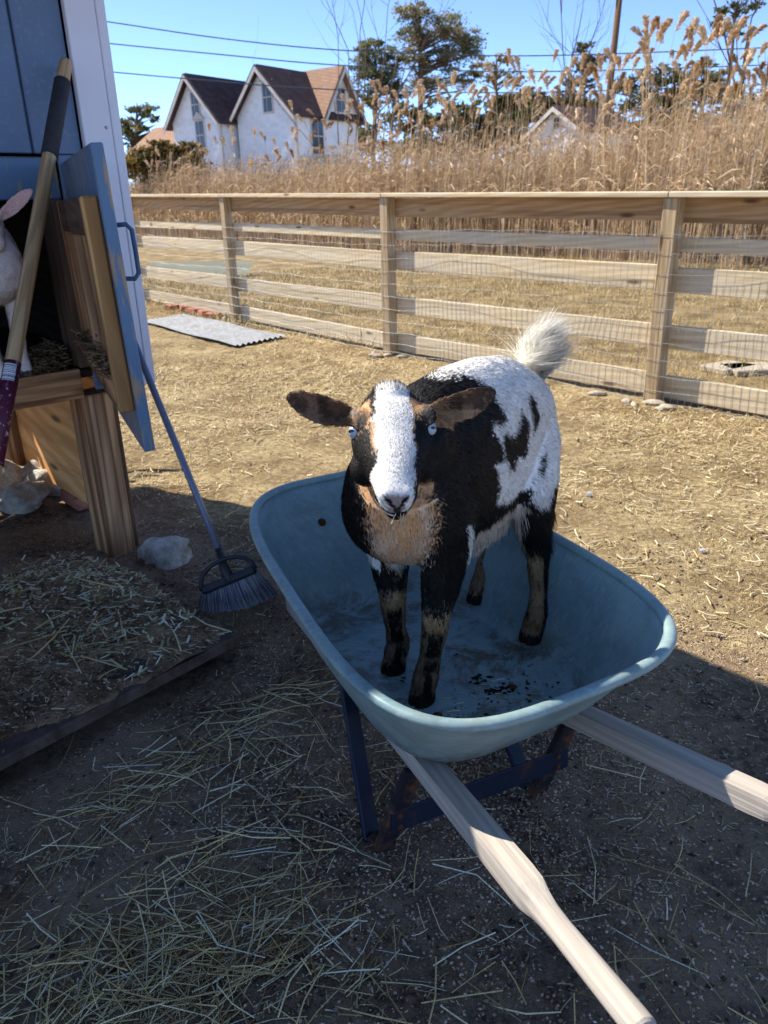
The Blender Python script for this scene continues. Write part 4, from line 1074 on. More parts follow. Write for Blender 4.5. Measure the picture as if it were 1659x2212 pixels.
geo = t.new('ShaderNodeNewGeometry'); sx = t.new('ShaderNodeSeparateXYZ'); t.link(geo.outputs['Position'], sx.inputs[0])
low = t.ramp(sx.outputs[2], [(0.285, (1, 1, 1)), (0.36, (0.25, 0.25, 0.25)), ]) 
dirt = t.math('MULTIPLY', t.ramp(n4, [(0.47, (0, 0, 0)), (0.58, (1, 1, 1))]), t.math('MULTIPLY', low, 0.85))
c = t.mix(dirt, c, lin(86, 74, 54))
c = t.mix(t.math('MULTIPLY', t.ramp(n2, [(0.62, (0, 0, 0)), (0.72, (1, 1, 1))]), 0.5), c, lin(70, 84, 88))
t.color(c); t.bump(n2, 0.12, 0.004)
rg = t.ramp(n1, [(0.3, (0.35, 0.35, 0.35)), (0.7, (0.55, 0.55, 0.55))]); t.link(rg, t.b.inputs['Roughness'])
M_tray = t.m
barrow = empty('wheelbarrow', (WC.x, WC.y, 0), 'blue tray wheelbarrow with wooden handles standing in the yard under the goat', 'wheelbarrow')
tr = mesh_np('tray', V - np.array(WC), F, M_tray, smooth=True)
bm = bmesh.new(); bm.from_mesh(tr); bmesh.ops.recalc_face_normals(bm, faces=bm.faces)
if sum(f_.normal.z for f_ in bm.faces) < 0: bmesh.ops.reverse_faces(bm, faces=bm.faces)
bm.to_mesh(tr); bm.free()
tray = link('tray', tr, barrow, Matrix.Translation(WC))
sol = tray.modifiers.new('thick', 'SOLIDIFY'); sol.thickness = 0.006; sol.offset = -1
rp = tring(0, 0, 1, 0.006); V = []; F = []
for k in range(NSEG):
    d = rp[(k + 1) % NSEG] - rp[k - 1]; d /= np.linalg.norm(d); out = np.cross(d, [0, 0, 1.]); out /= np.linalg.norm(out); up = np.cross(out, d)
    for j in range(10):
        an = 2 * pi * j / 10
        V.append(rp[k] - np.array([0, 0, 0.004]) + out * math.cos(an) * 0.013 + up * math.sin(an) * 0.0105 - np.array(WC))
for k in range(NSEG):
    for j in range(10):
        k2 = (k + 1) % NSEG; j2 = (j + 1) % 10; F.append((k * 10 + j, k * 10 + j2, k2 * 10 + j2, k2 * 10 + j))
rim_me = mesh_np('rim', V, F, M_tray, smooth=True)
bm = bmesh.new(); bm.from_mesh(rim_me); bmesh.ops.recalc_face_normals(bm, faces=bm.faces); bm.to_mesh(rim_me); bm.free()
link('rim', rim_me, tray, Matrix.Translation(WC))
M_rust = plain('rust', lin(104, 58, 36), 0.85, 0.2, 0.2, 0.5, 60, 0.3)
M_leg = plain('blue_black_steel', lin(28, 36, 54), 0.45, 0.45, 0.2, 0.5, 14, 0.15, lin(74, 52, 44), 0.55, 0.75)
M_rustleg = plain('rusty_steel', lin(104, 68, 46), 0.75, 0.3, 0.2, 0.5, 22, 0.3, lin(32, 30, 36), 0.36, 0.54)
# bolts through the tray
def wall_point(px, py):
    best = None
    for ms, mz, sh in levels[1:9]:
        rg_ = tring(ms, mz, sh)
        q = rg_ - _C; w = q @ _F; x = 829.5 + FPX * (q @ _R) / w; y = 1106 - FPX * (q @ _U) / w
        d = (x - px) ** 2 + (y - py) ** 2; i = int(np.argmin(d + 1e6 * ((q[:, 1] < 1.7))))
        if best is None or d[i] < best[0]: best = (d[i], rg_[i])
    return Vector(best[1])
for (px, py) in ((705, 1112),):
    p = wall_point(px, py); inn = (Vector((WC.x, WC.y, p.z + 0.1)) - p).normalized()
    tube('bolt', [p - inn * 0.004, p + inn * 0.006, p + inn * 0.009], [0.011, 0.0105, 0.006], M_rust, tray, 10)
for a_, b_ in ((-0.2, -0.1), (-0.2, 0.1), (0.14, -0.09), (0.14, 0.09)):
    p = WC + WU * a_ + WV * b_ + Vector((0, 0, TF))
    tube('bolt', [p - Vector((0, 0, 0.003)), p + Vector((0, 0, 0.003)), p + Vector((0, 0, 0.006))], [0.011, 0.0105, 0.006], M_rust, tray, 10)
# handles
def handle(grip, mid, front, name='handle'):
    """square timber with a rounded grip; points are on its top face"""
    grip, front = Vector(grip), Vector(front)
    ax = (grip - front).normalized(); L = (grip - front).length; s_ = 0.05
    up = (Vector((0, 0, 1)) - ax * ax.z).normalized(); sd_ = up.cross(ax)
    prof = []
    def sec(x, half, rnd, drop=0.0):
        o = front + ax * x - up * (0.025 + drop); r = []
        for k in range(24):
            an = 2 * pi * k / 24; c, s = math.cos(an), math.sin(an)
            m_ = max(abs(c), abs(s)); sq = (c / m_, s / m_); 
            # chamfered square blended into a circle
            ch = 0.86; sqx = max(-1, min(1, sq[0])), max(-1, min(1, sq[1]))
            l = abs(sqx[0]) + abs(sqx[1])
            if l > 1.93: f_ = 1.93 / l; sqx = (sqx[0] * f_, sqx[1] * f_)
            x_, y_ = sqx[0] * (1 - rnd) + c * rnd, sqx[1] * (1 - rnd) + s * rnd
            r.append(o + sd_ * x_ * half + up * y_ * half)
        return r
    S_ = [sec(0, 0.021, 0), sec(0.003, 0.023, 0), sec(L * 0.5, 0.023, 0), sec(L - 0.295, 0.023, 0), sec(L - 0.265, 0.0228, 0.15), sec(L - 0.24, 0.0208, 0.6, 0.001), sec(L - 0.212, 0.0195, 0.95, 0.002), sec(L - 0.18, 0.0185, 1, 0.002), sec(L - 0.08, 0.0195, 1, 0.002), sec(L - 0.02, 0.020, 1, 0.002), sec(L - 0.004, 0.0195, 1, 0.002), sec(L, 0.0165, 1, 0.002)]
    V = [Mi for r in S_ for Mi in r]; n = 24; F = []
    for i in range(len(S_) - 1):
        for k in range(n): F.append((i * n + k, i * n + (k + 1) % n, (i + 1) * n + (k + 1) % n, (i + 1) * n + k))
    F.append(tuple(range(n - 1, -1, -1))); F.append(tuple((len(S_) - 1) * n + k for k in range(n)))
    Mf = frame((front + grip) / 2, ax); Mi_ = Mf.inverted()
    me = mesh_np(name, [tuple(Mi_ @ q) for q in V], F, M_barrowwood)
    bm = bmesh.new(); bm.from_mesh(me); bmesh.ops.recalc_face_normals(bm, faces=bm.faces); bm.to_mesh(me); bm.free()
    return link(name, me, barrow, Mf)
HLg, HLf = Vector((0.299, 0.632, 0.385)), Vector((-0.318, 2.30, 0.085))
HRg, HRf = Vector((0.80, 0.83, 0.385)), Vector((-0.165, 2.28, 0.085))
handle(HLg, None, HLf); handle(HRg, None, HRf)
def on_handle(g_, f_, y): return f_.lerp(g_, (y - f_.y) / (g_.y - f_.y))
# legs
footL = Vector((-0.022, 1.29, 0)); footR = Vector((0.345, 1.447, 0))
tl_ = on_handle(HLg, HLf, 1.285) - Vector((0, 0, 0.055)); tr2 = on_handle(HRg, HRf, 1.425) - Vector((0, 0, 0.055))
fl_ = at(745, 1450, 0.25); fr_ = on_handle(HRg, HRf, 1.66) - Vector((0, 0, 0.05))
gl = at(803, 1808, 0.0); gr_ = at(1143, 1692, 0.0)
def leg(a, b, mat, wdt=0.034, th=0.014):
    return beam('leg', a, b + Vector((0, 0, -0.012)), wdt, th, mat, barrow, up=WU, bev=0.003)
leg(tl_ - WV * 0.012, footL, M_rustleg, 0.046, 0.02); leg(tr2, footR, M_rustleg, 0.044, 0.02)
leg(fl_, gl, M_leg, 0.04); leg(fr_, gr_, M_leg, 0.04)
for a, b in ((footL, gl), (footR, gr_)):
    beam('foot_strap', a + Vector((0, 0, 0.006)), b + Vector((0, 0, 0.006)), 0.034, 0.01, M_rustleg, barrow, bev=0.003)
ca = tl_.lerp(footL, 0.62) - WU * 0.014; cb = tr2.lerp(footR, 0.50) - WU * 0.014
beam('cross_brace', ca - (cb - ca).normalized() * 0.02, cb + (cb - ca).normalized() * 0.03, 0.006, 0.058, M_leg, barrow, bev=0.002)
for c_ in (ca, cb):
    for dz in (-0.014, 0.016):
        q = c_ + Vector((0, 0, dz)) - WU * 0.004
        tube('rivet', [q + WU * 0.004, q - WU * 0.004], [0.008, 0.006], M_rust, barrow, 10)
beam('tray_bearer', tl_ + Vector((0.0, 0.02, 0.018)) + WU * 0.05, tr2 + Vector((0, 0.02, 0.018)) + WU * 0.05, 0.03, 0.018, M_leg, barrow)
# wheel
WX = (HLf + HRf) / 2 + WU * 0.10; WX.z = 0.185
M_tyre = plain('tyre_rubber', (0.02, 0.02, 0.022), 0.85, 0.2, 0, 0.3, 40, 0.3)
bm = bmesh.new(); N1, N2 = 36, 12
vs = [[bm.verts.new(WU * ((0.145 + 0.045 * math.cos(2 * pi * j / N2)) * math.cos(2 * pi * i / N1)) + Vector((0, 0, 1)) * ((0.145 + 0.045 * math.cos(2 * pi * j / N2)) * math.sin(2 * pi * i / N1)) + WV * 0.04 * math.sin(2 * pi * j / N2)) for j in range(N2)] for i in range(N1)]
for i in range(N1):
    for j in range(N2): bm.faces.new((vs[i][j], vs[(i + 1) % N1][j], vs[(i + 1) % N1][(j + 1) % N2], vs[i][(j + 1) % N2]))
bmesh.ops.recalc_face_normals(bm, faces=bm.faces)
me = bpy.data.meshes.new('tyre'); bm.to_mesh(me); bm.free(); me.materials.append(M_tyre)
for p in me.polygons: p.use_smooth = True
wheel = link('wheel', me, barrow, Matrix.Translation(WX))
tube('hub', [WX - WV * 0.035, WX - WV * 0.02, WX + WV * 0.02, WX + WV * 0.035], [0.05, 0.105, 0.105, 0.05], M_steel, wheel, 24)
tube('axle', [WX - WV * 0.10, WX + WV * 0.10], 0.01, M_steel, barrow, 10)
# droppings and crumbs in the tray
g = Geo(); n = 1400
aa = rng.uniform(-0.3, 0.24, n); bb = rng.uniform(-0.2, 0.2, n)
P = np.array([WC + WU * float(a_) + WV * float(b_) + Vector((0, 0, TF + 0.003)) for a_, b_ in zip(aa, bb)])
r_ = 0.001 + 0.0045 * rng.random(n) ** 4
g.add(*pebbles(P, r_, pick(np.array([[0.02, 0.017, 0.012], [0.05, 0.04, 0.025], [0.09, 0.07, 0.04]]), n), 0.6))
for (px, py, r0) in ((1030, 1472, 0.012), (985, 1418, 0.006), (1090, 1490, 0.009), (1060, 1495, 0.007), (870, 1470, 0.006)):
    c_ = at(px, py, TF); m_ = 14
    P = np.array(c_)[None] + rng.normal(size=(m_, 3)) * np.array([r0, r0, r0 * 0.25]) + np.array([0, 0, 0.004]); 
    g.add(*pebbles(P, np.full(m_, r0 * 0.6), pick(np.array([[0.016, 0.014, 0.01], [0.03, 0.025, 0.018]]), m_), 0.8))
n = 60
aa = rng.uniform(-0.29, 0.2, n); bb = rng.uniform(-0.19, 0.19, n)
P = np.array([WC + WU * float(a_) + WV * float(b_) + Vector((0, 0, TF + 0.004)) for a_, b_ in zip(aa, bb)])
g.add(*straws(P, rng.uniform(0, 6.3, n), np.zeros(n), rng.uniform(0.01, 0.04, n), np.full(n, 0.002), pick(STR, n), True, 0.05))
dr = g.build('tray_crumbs', M_bits); dr['kind'] = 'stuff'
tag(dr, 'dark droppings and crumbs lying on the blue wheelbarrow tray floor', 'droppings')

# ================================================================ GOATS
GO = Vector((0.183, 1.63, TF)); GF = Vector((-0.673, -0.74, 0)).normalized(); GL = Vector((-GF.y, GF.x, 0)); 
GL = Vector((0.74, -0.673, 0)).normalized()
def g_local(w):
    d = Vector(w) - GO; return np.array([d.dot(GF), d.dot(GL), d.z])
def g_dir(w):
    w = Vector(w).normalized(); return np.array([w.dot(GF), w.dot(GL), w.z])
HF = g_dir((0.02, -0.89, -0.45)); HR = g_dir((1, -0.0, 0.0)); HR = HR - HF * (HR @ HF); HR /= np.linalg.norm(HR); HNm = np.cross(HF, HR)
if HNm[2] < 0: HNm = -HNm
HC = g_local((0.0195, 1.385, 0.888)) - HF * 0.09           # back of the skull on the head's axis
def hp(a, t_, n): return HC + HR * a + HF * t_ + HNm * n
def head_coords(P):
    d = P - HC; return d @ HR, d @ HF, d @ HNm

def loft_rings(rings, cap=True):
    n = len(rings[0]); V = np.concatenate(rings); F = []
    for i in range(len(rings) - 1):
        for k in range(n):
            k2 = (k + 1) % n; F += [[i * n + k, i * n + k2, (i + 1) * n + k2], [i * n + k, (i + 1) * n + k2, (i + 1) * n + k]]
    c0 = len(V); V = np.concatenate([V, [rings[0].mean(0)], [rings[-1].mean(0)]]); b = (len(rings) - 1) * n
    for k in range(n):
        k2 = (k + 1) % n; F += [[c0, k2, k], [c0 + 1, b + k, b + k2]]
    return V, F
def ell(c, ax1, ax2, r1, r2a, r2b, n=24, p=2.0):
    T = 2 * pi * np.arange(n) / n; c_, s_ = np.cos(T), np.sin(T)
    x = np.sign(c_) * np.abs(c_) ** (2 / p); y = np.sign(s_) * np.abs(s_) ** (2 / p)
    return np.array(c)[None] + x[:, None] * np.array(ax1) * r1 + (np.where(y > 0, y * r2a, y * r2b))[:, None] * np.array(ax2)
EAR_TIPS = [(-1, (-0.178, 1.435, 0.968)), (1, (0.218, 1.44, 0.965))]
def build_goat_body():
    parts = []
    ys, zs = np.array([0, 1., 0]), np.array([0, 0, 1.])
    torso = [(0.335, 0.455, 0.03, 0.03, 0.03), (0.318, 0.45, 0.074, 0.08, 0.075), (0.285, 0.46, 0.098, 0.12, 0.115), (0.22, 0.48, 0.117, 0.160, 0.165), (0.14, 0.50, 0.130, 0.182, 0.200), (0.05, 0.505, 0.126, 0.196, 0.232), (-0.05, 0.51, 0.118, 0.196, 0.232), (-0.13, 0.52, 0.106, 0.178, 0.205), (-0.20, 0.525, 0.092, 0.144, 0.165), (-0.255, 0.525, 0.078, 0.112, 0.115), (-0.29, 0.525, 0.054, 0.078, 0.085), (-0.307, 0.525, 0.024, 0.035, 0.04)]
    parts.append(loft_rings([ell((s_, 0, z_), ys, zs, w_, u_, d_, p=2.15) for s_, z_, w_, u_, d_ in torso]))
    # neck
    nk = [((0.15, 0.0, 0.52), 0.115), ((0.21, 0.015, 0.56), 0.108), ((0.245, 0.03, 0.60), 0.094), (hp(0, 0.035, -0.012), 0.074)]
    V, F = tube_arrays([Vector(p) for p, r in nk], [r for p, r in nk], 20); parts.append((np.array([tuple(v) for v in V]), F))
    # head
    hd = [(-0.012, 0.030, 0.03, 0.03), (0.0, 0.050, 0.048, 0.05), (0.025, 0.064, 0.062, 0.075), (0.055, 0.071, 0.068, 0.088), (0.088, 0.0775, 0.064, 0.088), (0.112, 0.073, 0.057, 0.084), (0.14, 0.0625, 0.051, 0.074), (0.17, 0.049, 0.045, 0.062), (0.20, 0.0395, 0.037, 0.054), (0.222, 0.0345, 0.029, 0.053), (0.240, 0.028, 0.022, 0.047), (0.251, 0.018, 0.012, 0.034)]
    parts.append(loft_rings([ell(hp(0, t_, 0), HR, HNm, w_, u_, d_, p=2.2) for t_, w_, u_, d_ in hd]))
    def ball(c, r, sc=(1, 1, 1), ax=None):
        V = []; n = 14
        rr_ = [ell(np.array(c) + (ax[2] if ax is not None else zs) * r * sc[2] * math.cos(pi * (i + 0.02) / 8.04), ax[0] if ax is not None else np.array([1., 0, 0]), ax[1] if ax is not None else ys, r * sc[0] * math.sin(pi * (i + 0.02) / 8.04), r * sc[1] * math.sin(pi * (i + 0.02) / 8.04), r * sc[1] * math.sin(pi * (i + 0.02) / 8.04), n) for i in range(9)]
        parts.append(loft_rings(rr_[::-1]))
    for s_ in (-1, 1):
        ball(hp(s_ * 0.059, 0.073, 0.040), 0.024, (1, 1, 1))                  # brow
        ball(hp(s_ * 0.048, 0.12, -0.040), 0.036)                              # cheek
        ball(hp(s_ * 0.016, 0.232, 0.006), 0.018)                              # nostril wing
        ball(hp(s_ * 0.018, 0.207, -0.022), 0.022)                             # lip
    ball(hp(0, 0.218, -0.048), 0.021); ball(hp(0, 0.02, 0.030), 0.042)        # chin, poll
    # ears
    for s_, tipw in EAR_TIPS:
        tip = g_local(tipw); base = hp(s_ * 0.056, 0.045, 0.018); ax = tip - base; L = np.linalg.norm(ax); ax /= L
        fn = g_dir((-0.1 * s_, -1, 0.15)); fn = fn - ax * (fn @ ax); fn /= np.linalg.norm(fn); wd = np.cross(ax, fn)
        rings = []
        for f, w_ in ((0, 0.016), (0.12, 0.019), (0.28, 0.0255), (0.45, 0.0295), (0.62, 0.0295), (0.78, 0.025), (0.9, 0.0175), (0.97, 0.010), (1.0, 0.004)):
            T = np.linspace(0, 2 * pi, 21)[:-1]
            x = np.cos(T); th = 0.0065 * np.sin(T) * (1.5 if f < 0.2 else 1.0)
            cup = 0.016 * (x ** 2) * (w_ / 0.029) ** 1.2                      # edges curl forward
            rings.append(base[None] + ax[None] * L * f + wd[None] * (x * w_)[:, None] + fn[None] * (th + cup)[:, None] + np.array([0, 0, -0.006]) * math.sin(f * pi))
        parts.append(loft_rings(rings))
    # legs
    def legp(pts):
        rings = []; P_ = [np.array(p) for p, r in pts]
        for i, (p, r) in enumerate(pts):
            rx = r if not hasattr(r, '__len__') else r[0]; ry = r if not hasattr(r, '__len__') else r[1]
            rings.append(ell(p, np.array([1., 0, 0]), ys, rx, ry, ry, 16))
        parts.append(loft_rings(rings[::-1]))
    for s_, fx, fy, kx, ky in ((1, 0.216, 0.062, 0.207, 0.080), (-1, 0.167, -0.064, 0.186, -0.058)):
        legp([((0.165, s_ * 0.075, 0.50), (0.075, 0.05)), ((0.17, s_ * 0.082, 0.40), (0.072, 0.052)), ((0.175, s_ * 0.080, 0.33), (0.058, 0.046)), ((0.5 * (0.175 + kx), 0.5 * (s_ * 0.08 + ky), 0.265), (0.043, 0.037)), ((kx, ky, 0.205), (0.031, 0.029)), ((kx, ky, 0.185), (0.030, 0.028)), ((0.5 * (kx + fx), 0.5 * (ky + fy), 0.12), 0.023), ((fx - 0.003, fy, 0.075), (0.026, 0.026)), ((fx + 0.003, fy, 0.055), (0.029, 0.028)), ((fx + 0.011, fy, 0.035), (0.026, 0.026)), ((fx + 0.016, fy, 0.018), (0.030, 0.028)), ((fx + 0.018, fy, 0.0), (0.034, 0.030))])
    for s_, fx, fy in ((1, -0.110, 0.132), (-1, -0.190, -0.082)):
        dx = fx + 0.143; hz = 0.028
        legp([((-0.205, s_ * 0.045, 0.56), (0.070, 0.040)), ((-0.190 + dx * 0.1, s_ * 0.060, 0.49), (0.094, 0.049)), ((-0.170 + dx * 0.3, s_ * 0.076, 0.41), (0.090, 0.053)), ((-0.165 + dx * 0.5, s_ * 0.088, 0.34), (0.066, 0.046)), ((-0.180 + dx * 0.7, s_ * 0.092, 0.275), (0.042, 0.032)), ((-0.200 + dx * 0.9, s_ * 0.100, 0.215), (0.033, 0.026)), ((-0.197 + dx, s_ * 0.105, 0.190), (0.030, 0.024)), ((-0.182 + dx, 0.5 * (s_ * 0.108 + fy), 0.12 + hz * 0.5), (0.0225, 0.0205)), ((-0.160 + dx, fy, 0.07 + hz), (0.026, 0.025)), ((-0.150 + dx, fy, 0.05 + hz), (0.028, 0.027)), ((-0.140 + dx, fy, 0.03 + hz), (0.026, 0.026)), ((-0.132 + dx, fy, 0.014 + hz), (0.030, 0.028)), ((-0.130 + dx, fy, 0.0 + hz), (0.033, 0.029))])
    # tail
    tl = [((-0.24, 0, 0.58), 0.034), ((-0.272, -0.004, 0.605), 0.026), ((-0.285, -0.010, 0.626), 0.020), ((-0.291, -0.012, 0.645), 0.014), ((-0.296, -0.012, 0.656), 0.008)]
    V, F = tube_arrays([Vector(p) for p, r in tl], [r for p, r in tl], 14); parts.append((np.array([tuple(v) for v in V]), F))
    Vs = []; Fs = []; n0 = 0
    for V, F in parts:
        Vs += [tuple(v) for v in V]; Fs += [tuple(int(i) + n0 for i in f) for f in F]; n0 += len(V)
    me = bpy.data.meshes.new('tmp'); me.from_pydata(Vs, [], Fs)
    bm = bmesh.new(); bm.from_mesh(me); bmesh.ops.recalc_face_normals(bm, faces=bm.faces); bm.to_mesh(me); bm.free()
    o = bpy.data.objects.new('tmp', me); COL.objects.link(o)
    rm = o.modifiers.new('r', 'REMESH'); rm.mode = 'VOXEL'; rm.voxel_size = 0.0046; rm.use_smooth_shade = True
    sm_ = o.modifiers.new('s', 'SMOOTH'); sm_.factor = 0.5; sm_.iterations = 7
    dg = bpy.context.evaluated_depsgraph_get(); ev = o.evaluated_get(dg); m2 = bpy.data.meshes.new_from_object(ev)
    bpy.data.objects.remove(o); bpy.data.meshes.remove(me)
    m2.calc_loop_triangles()
    n = len(m2.vertices); V = np.empty(n * 3, np.float32); m2.vertices.foreach_get('co', V); V = V.reshape(-1, 3).astype(float)
    T = np.empty(len(m2.loop_triangles) * 3, np.int32); m2.loop_triangles.foreach_get('vertices', T); T = T.reshape(-1, 3)
    bpy.data.meshes.remove(m2)
    # sculpt: sockets, nostrils, mouth
    a_, t_, n_ = head_coords(V)
    def push(c, r, depth, d):
        q = np.linalg.norm(V - c, axis=1) / r; V[:] = V + np.outer(np.exp(-q ** 2 * 2) * (q < 1.6), d) * depth
    for s_ in (-1, 1):
        push(hp(s_ * 0.072, 0.088, 0.024), 0.016, 0.006, HR * -s_)                # eye socket
        push(hp(s_ * 0.0135, 0.248, 0.006), 0.0075, 0.009, -HF * 0.8 + HR * s_ * -0.2)
    a_, t_, n_ = head_coords(V)
    lip = np.exp(-((n_ + 0.028 - 0.004 * (a_ / 0.02) ** 2) / 0.0032) ** 2) * sstep(0.19, 0.22, t_) * (np.abs(a_) < 0.06)
    V += np.outer(lip, -HF) * 0.005
    # split the hooves
    for fx, fy in ((0.234, 0.062), (0.185, -0.064), (-0.097, 0.132), (-0.177, -0.082)):
        k = np.exp(-((V[:, 1] - fy) / 0.0035) ** 2) * sstep(0.058, 0.04, V[:, 2]) * sstep(fx + 0.01, fx + 0.03, V[:, 0]) * (np.hypot(V[:, 0] - fx, V[:, 1] - fy) < 0.06)
        V[:, 0] -= k * 0.008
    V[:, 2] = np.maximum(V[:, 2], 0.0)
    return V, T
GV, GT = build_goat_body()
def vnormals(V, T):
    fn = np.cross(V[T[:, 1]] - V[T[:, 0]], V[T[:, 2]] - V[T[:, 0]]); N = np.zeros_like(V)
    for k in range(3): np.add.at(N, T[:, k], fn)
    return N / (np.linalg.norm(N, axis=1)[:, None] + 1e-12), np.linalg.norm(fn, axis=1) / 2
GN, GA = vnormals(GV, GT)

K_BLACK = np.array([0.0105, 0.009, 0.0085]); K_WHITE = np.array(lin(238, 235, 229)[:3]); K_TAN = np.array(lin(214, 170, 124)[:3]); K_BROWN = np.array(lin(104, 78, 56)[:3]); K_EAR = np.array(lin(138, 106, 80)[:3]); K_GREY = np.array(lin(150, 132, 112)[:3])
def in_poly(x, y, poly):
    ins = np.zeros(len(x), bool); n = len(poly); j = n - 1
    for i in range(n):
        xi, yi = poly[i]; xj, yj = poly[j]
        c_ = ((yi > y) != (yj > y)) & (x < (xj - xi) * (y - yi) / (yj - yi + 1e-12) + xi)
        ins ^= c_; j = i
    return ins
COAT_SIDE = [([(0.125, 0.800), (0.112, 0.687), (0.100, 0.690), (0.090, 0.687), (0.053, 0.695), (0.062, 0.685), (0.042, 0.675), (0.024, 0.667), (0.027, 0.639), (0.012, 0.604), (0.023, 0.588), (0.066, 0.606), (0.067, 0.584), (0.045, 0.555), (0.029, 0.517), (0.070, 0.517), (0.057, 0.490), (0.040, 0.458), (0.051, 0.424), (-0.031, 0.406), (-0.045, 0.416), (-0.099, 0.415), (-0.097, 0.387), (-0.121, 0.364), (-0.148, 0.366), (-0.167, 0.389), (-0.165, 0.385), (-0.185, 0.400), (-0.260, 0.410), (-0.400, 0.400), (-0.400, 0.800)], K_WHITE),
             ([(0.11, 0.26), (0.10, 0.355), (0.085, 0.372), (-0.06, 0.385), (-0.085, 0.38), (-0.085, 0.26)], K_WHITE * 0.55 + K_TAN * 0.42),
             ([(0.172, 0.428), (0.155, 0.31), (0.115, 0.30), (0.145, 0.40)], K_WHITE)]
COAT_SPOTS = [[(-0.052, 0.599), (-0.076, 0.568), (-0.074, 0.533), (-0.060, 0.501), (-0.021, 0.516), (-0.016, 0.486), (0.012, 0.499), (0.036, 0.561), (0.021, 0.570), (-0.014, 0.557), (-0.036, 0.577)],
              [(-0.114, 0.628), (-0.125, 0.604), (-0.141, 0.570), (-0.112, 0.551), (-0.101, 0.540), (-0.100, 0.580), (-0.095, 0.607)],
              [(-0.153, 0.489), (-0.159, 0.466), (-0.142, 0.443), (-0.127, 0.441)]]

def is_tail(P):
    b0 = np.array([-0.276, -0.006, 0.612]); ax = np.array([-0.297, -0.012, 0.658]) - b0; f = np.clip(((P - b0) @ ax) / (ax @ ax), 0, 1)
    return np.linalg.norm(P - b0 - f[:, None] * ax, axis=1) < 0.030 - 0.006 * f
def is_ear(P):
    a_, t_, n_ = head_coords(P)
    near = np.zeros(len(P), bool)
    for q, tw in EAR_TIPS:
        b0 = hp(q * 0.056, 0.045, 0.018); ax = g_local(tw) - b0; L2 = ax @ ax
        f = np.clip(((P - b0) @ ax) / L2, 0, 1.02); near |= np.linalg.norm(P - b0 - f[:, None] * ax, axis=1) < 0.042
    return near & (np.abs(a_) > 0.074)
def is_head(P):
    a_, t_, n_ = head_coords(P)
    return ((t_ > 0.0) & (np.abs(a_) < 0.1) & (n_ > -0.105) & (t_ < 0.3) & (P[:, 2] > 0.42) & (n_ > -0.10 + 0.12 * np.clip(0.06 - t_, 0, 1)))
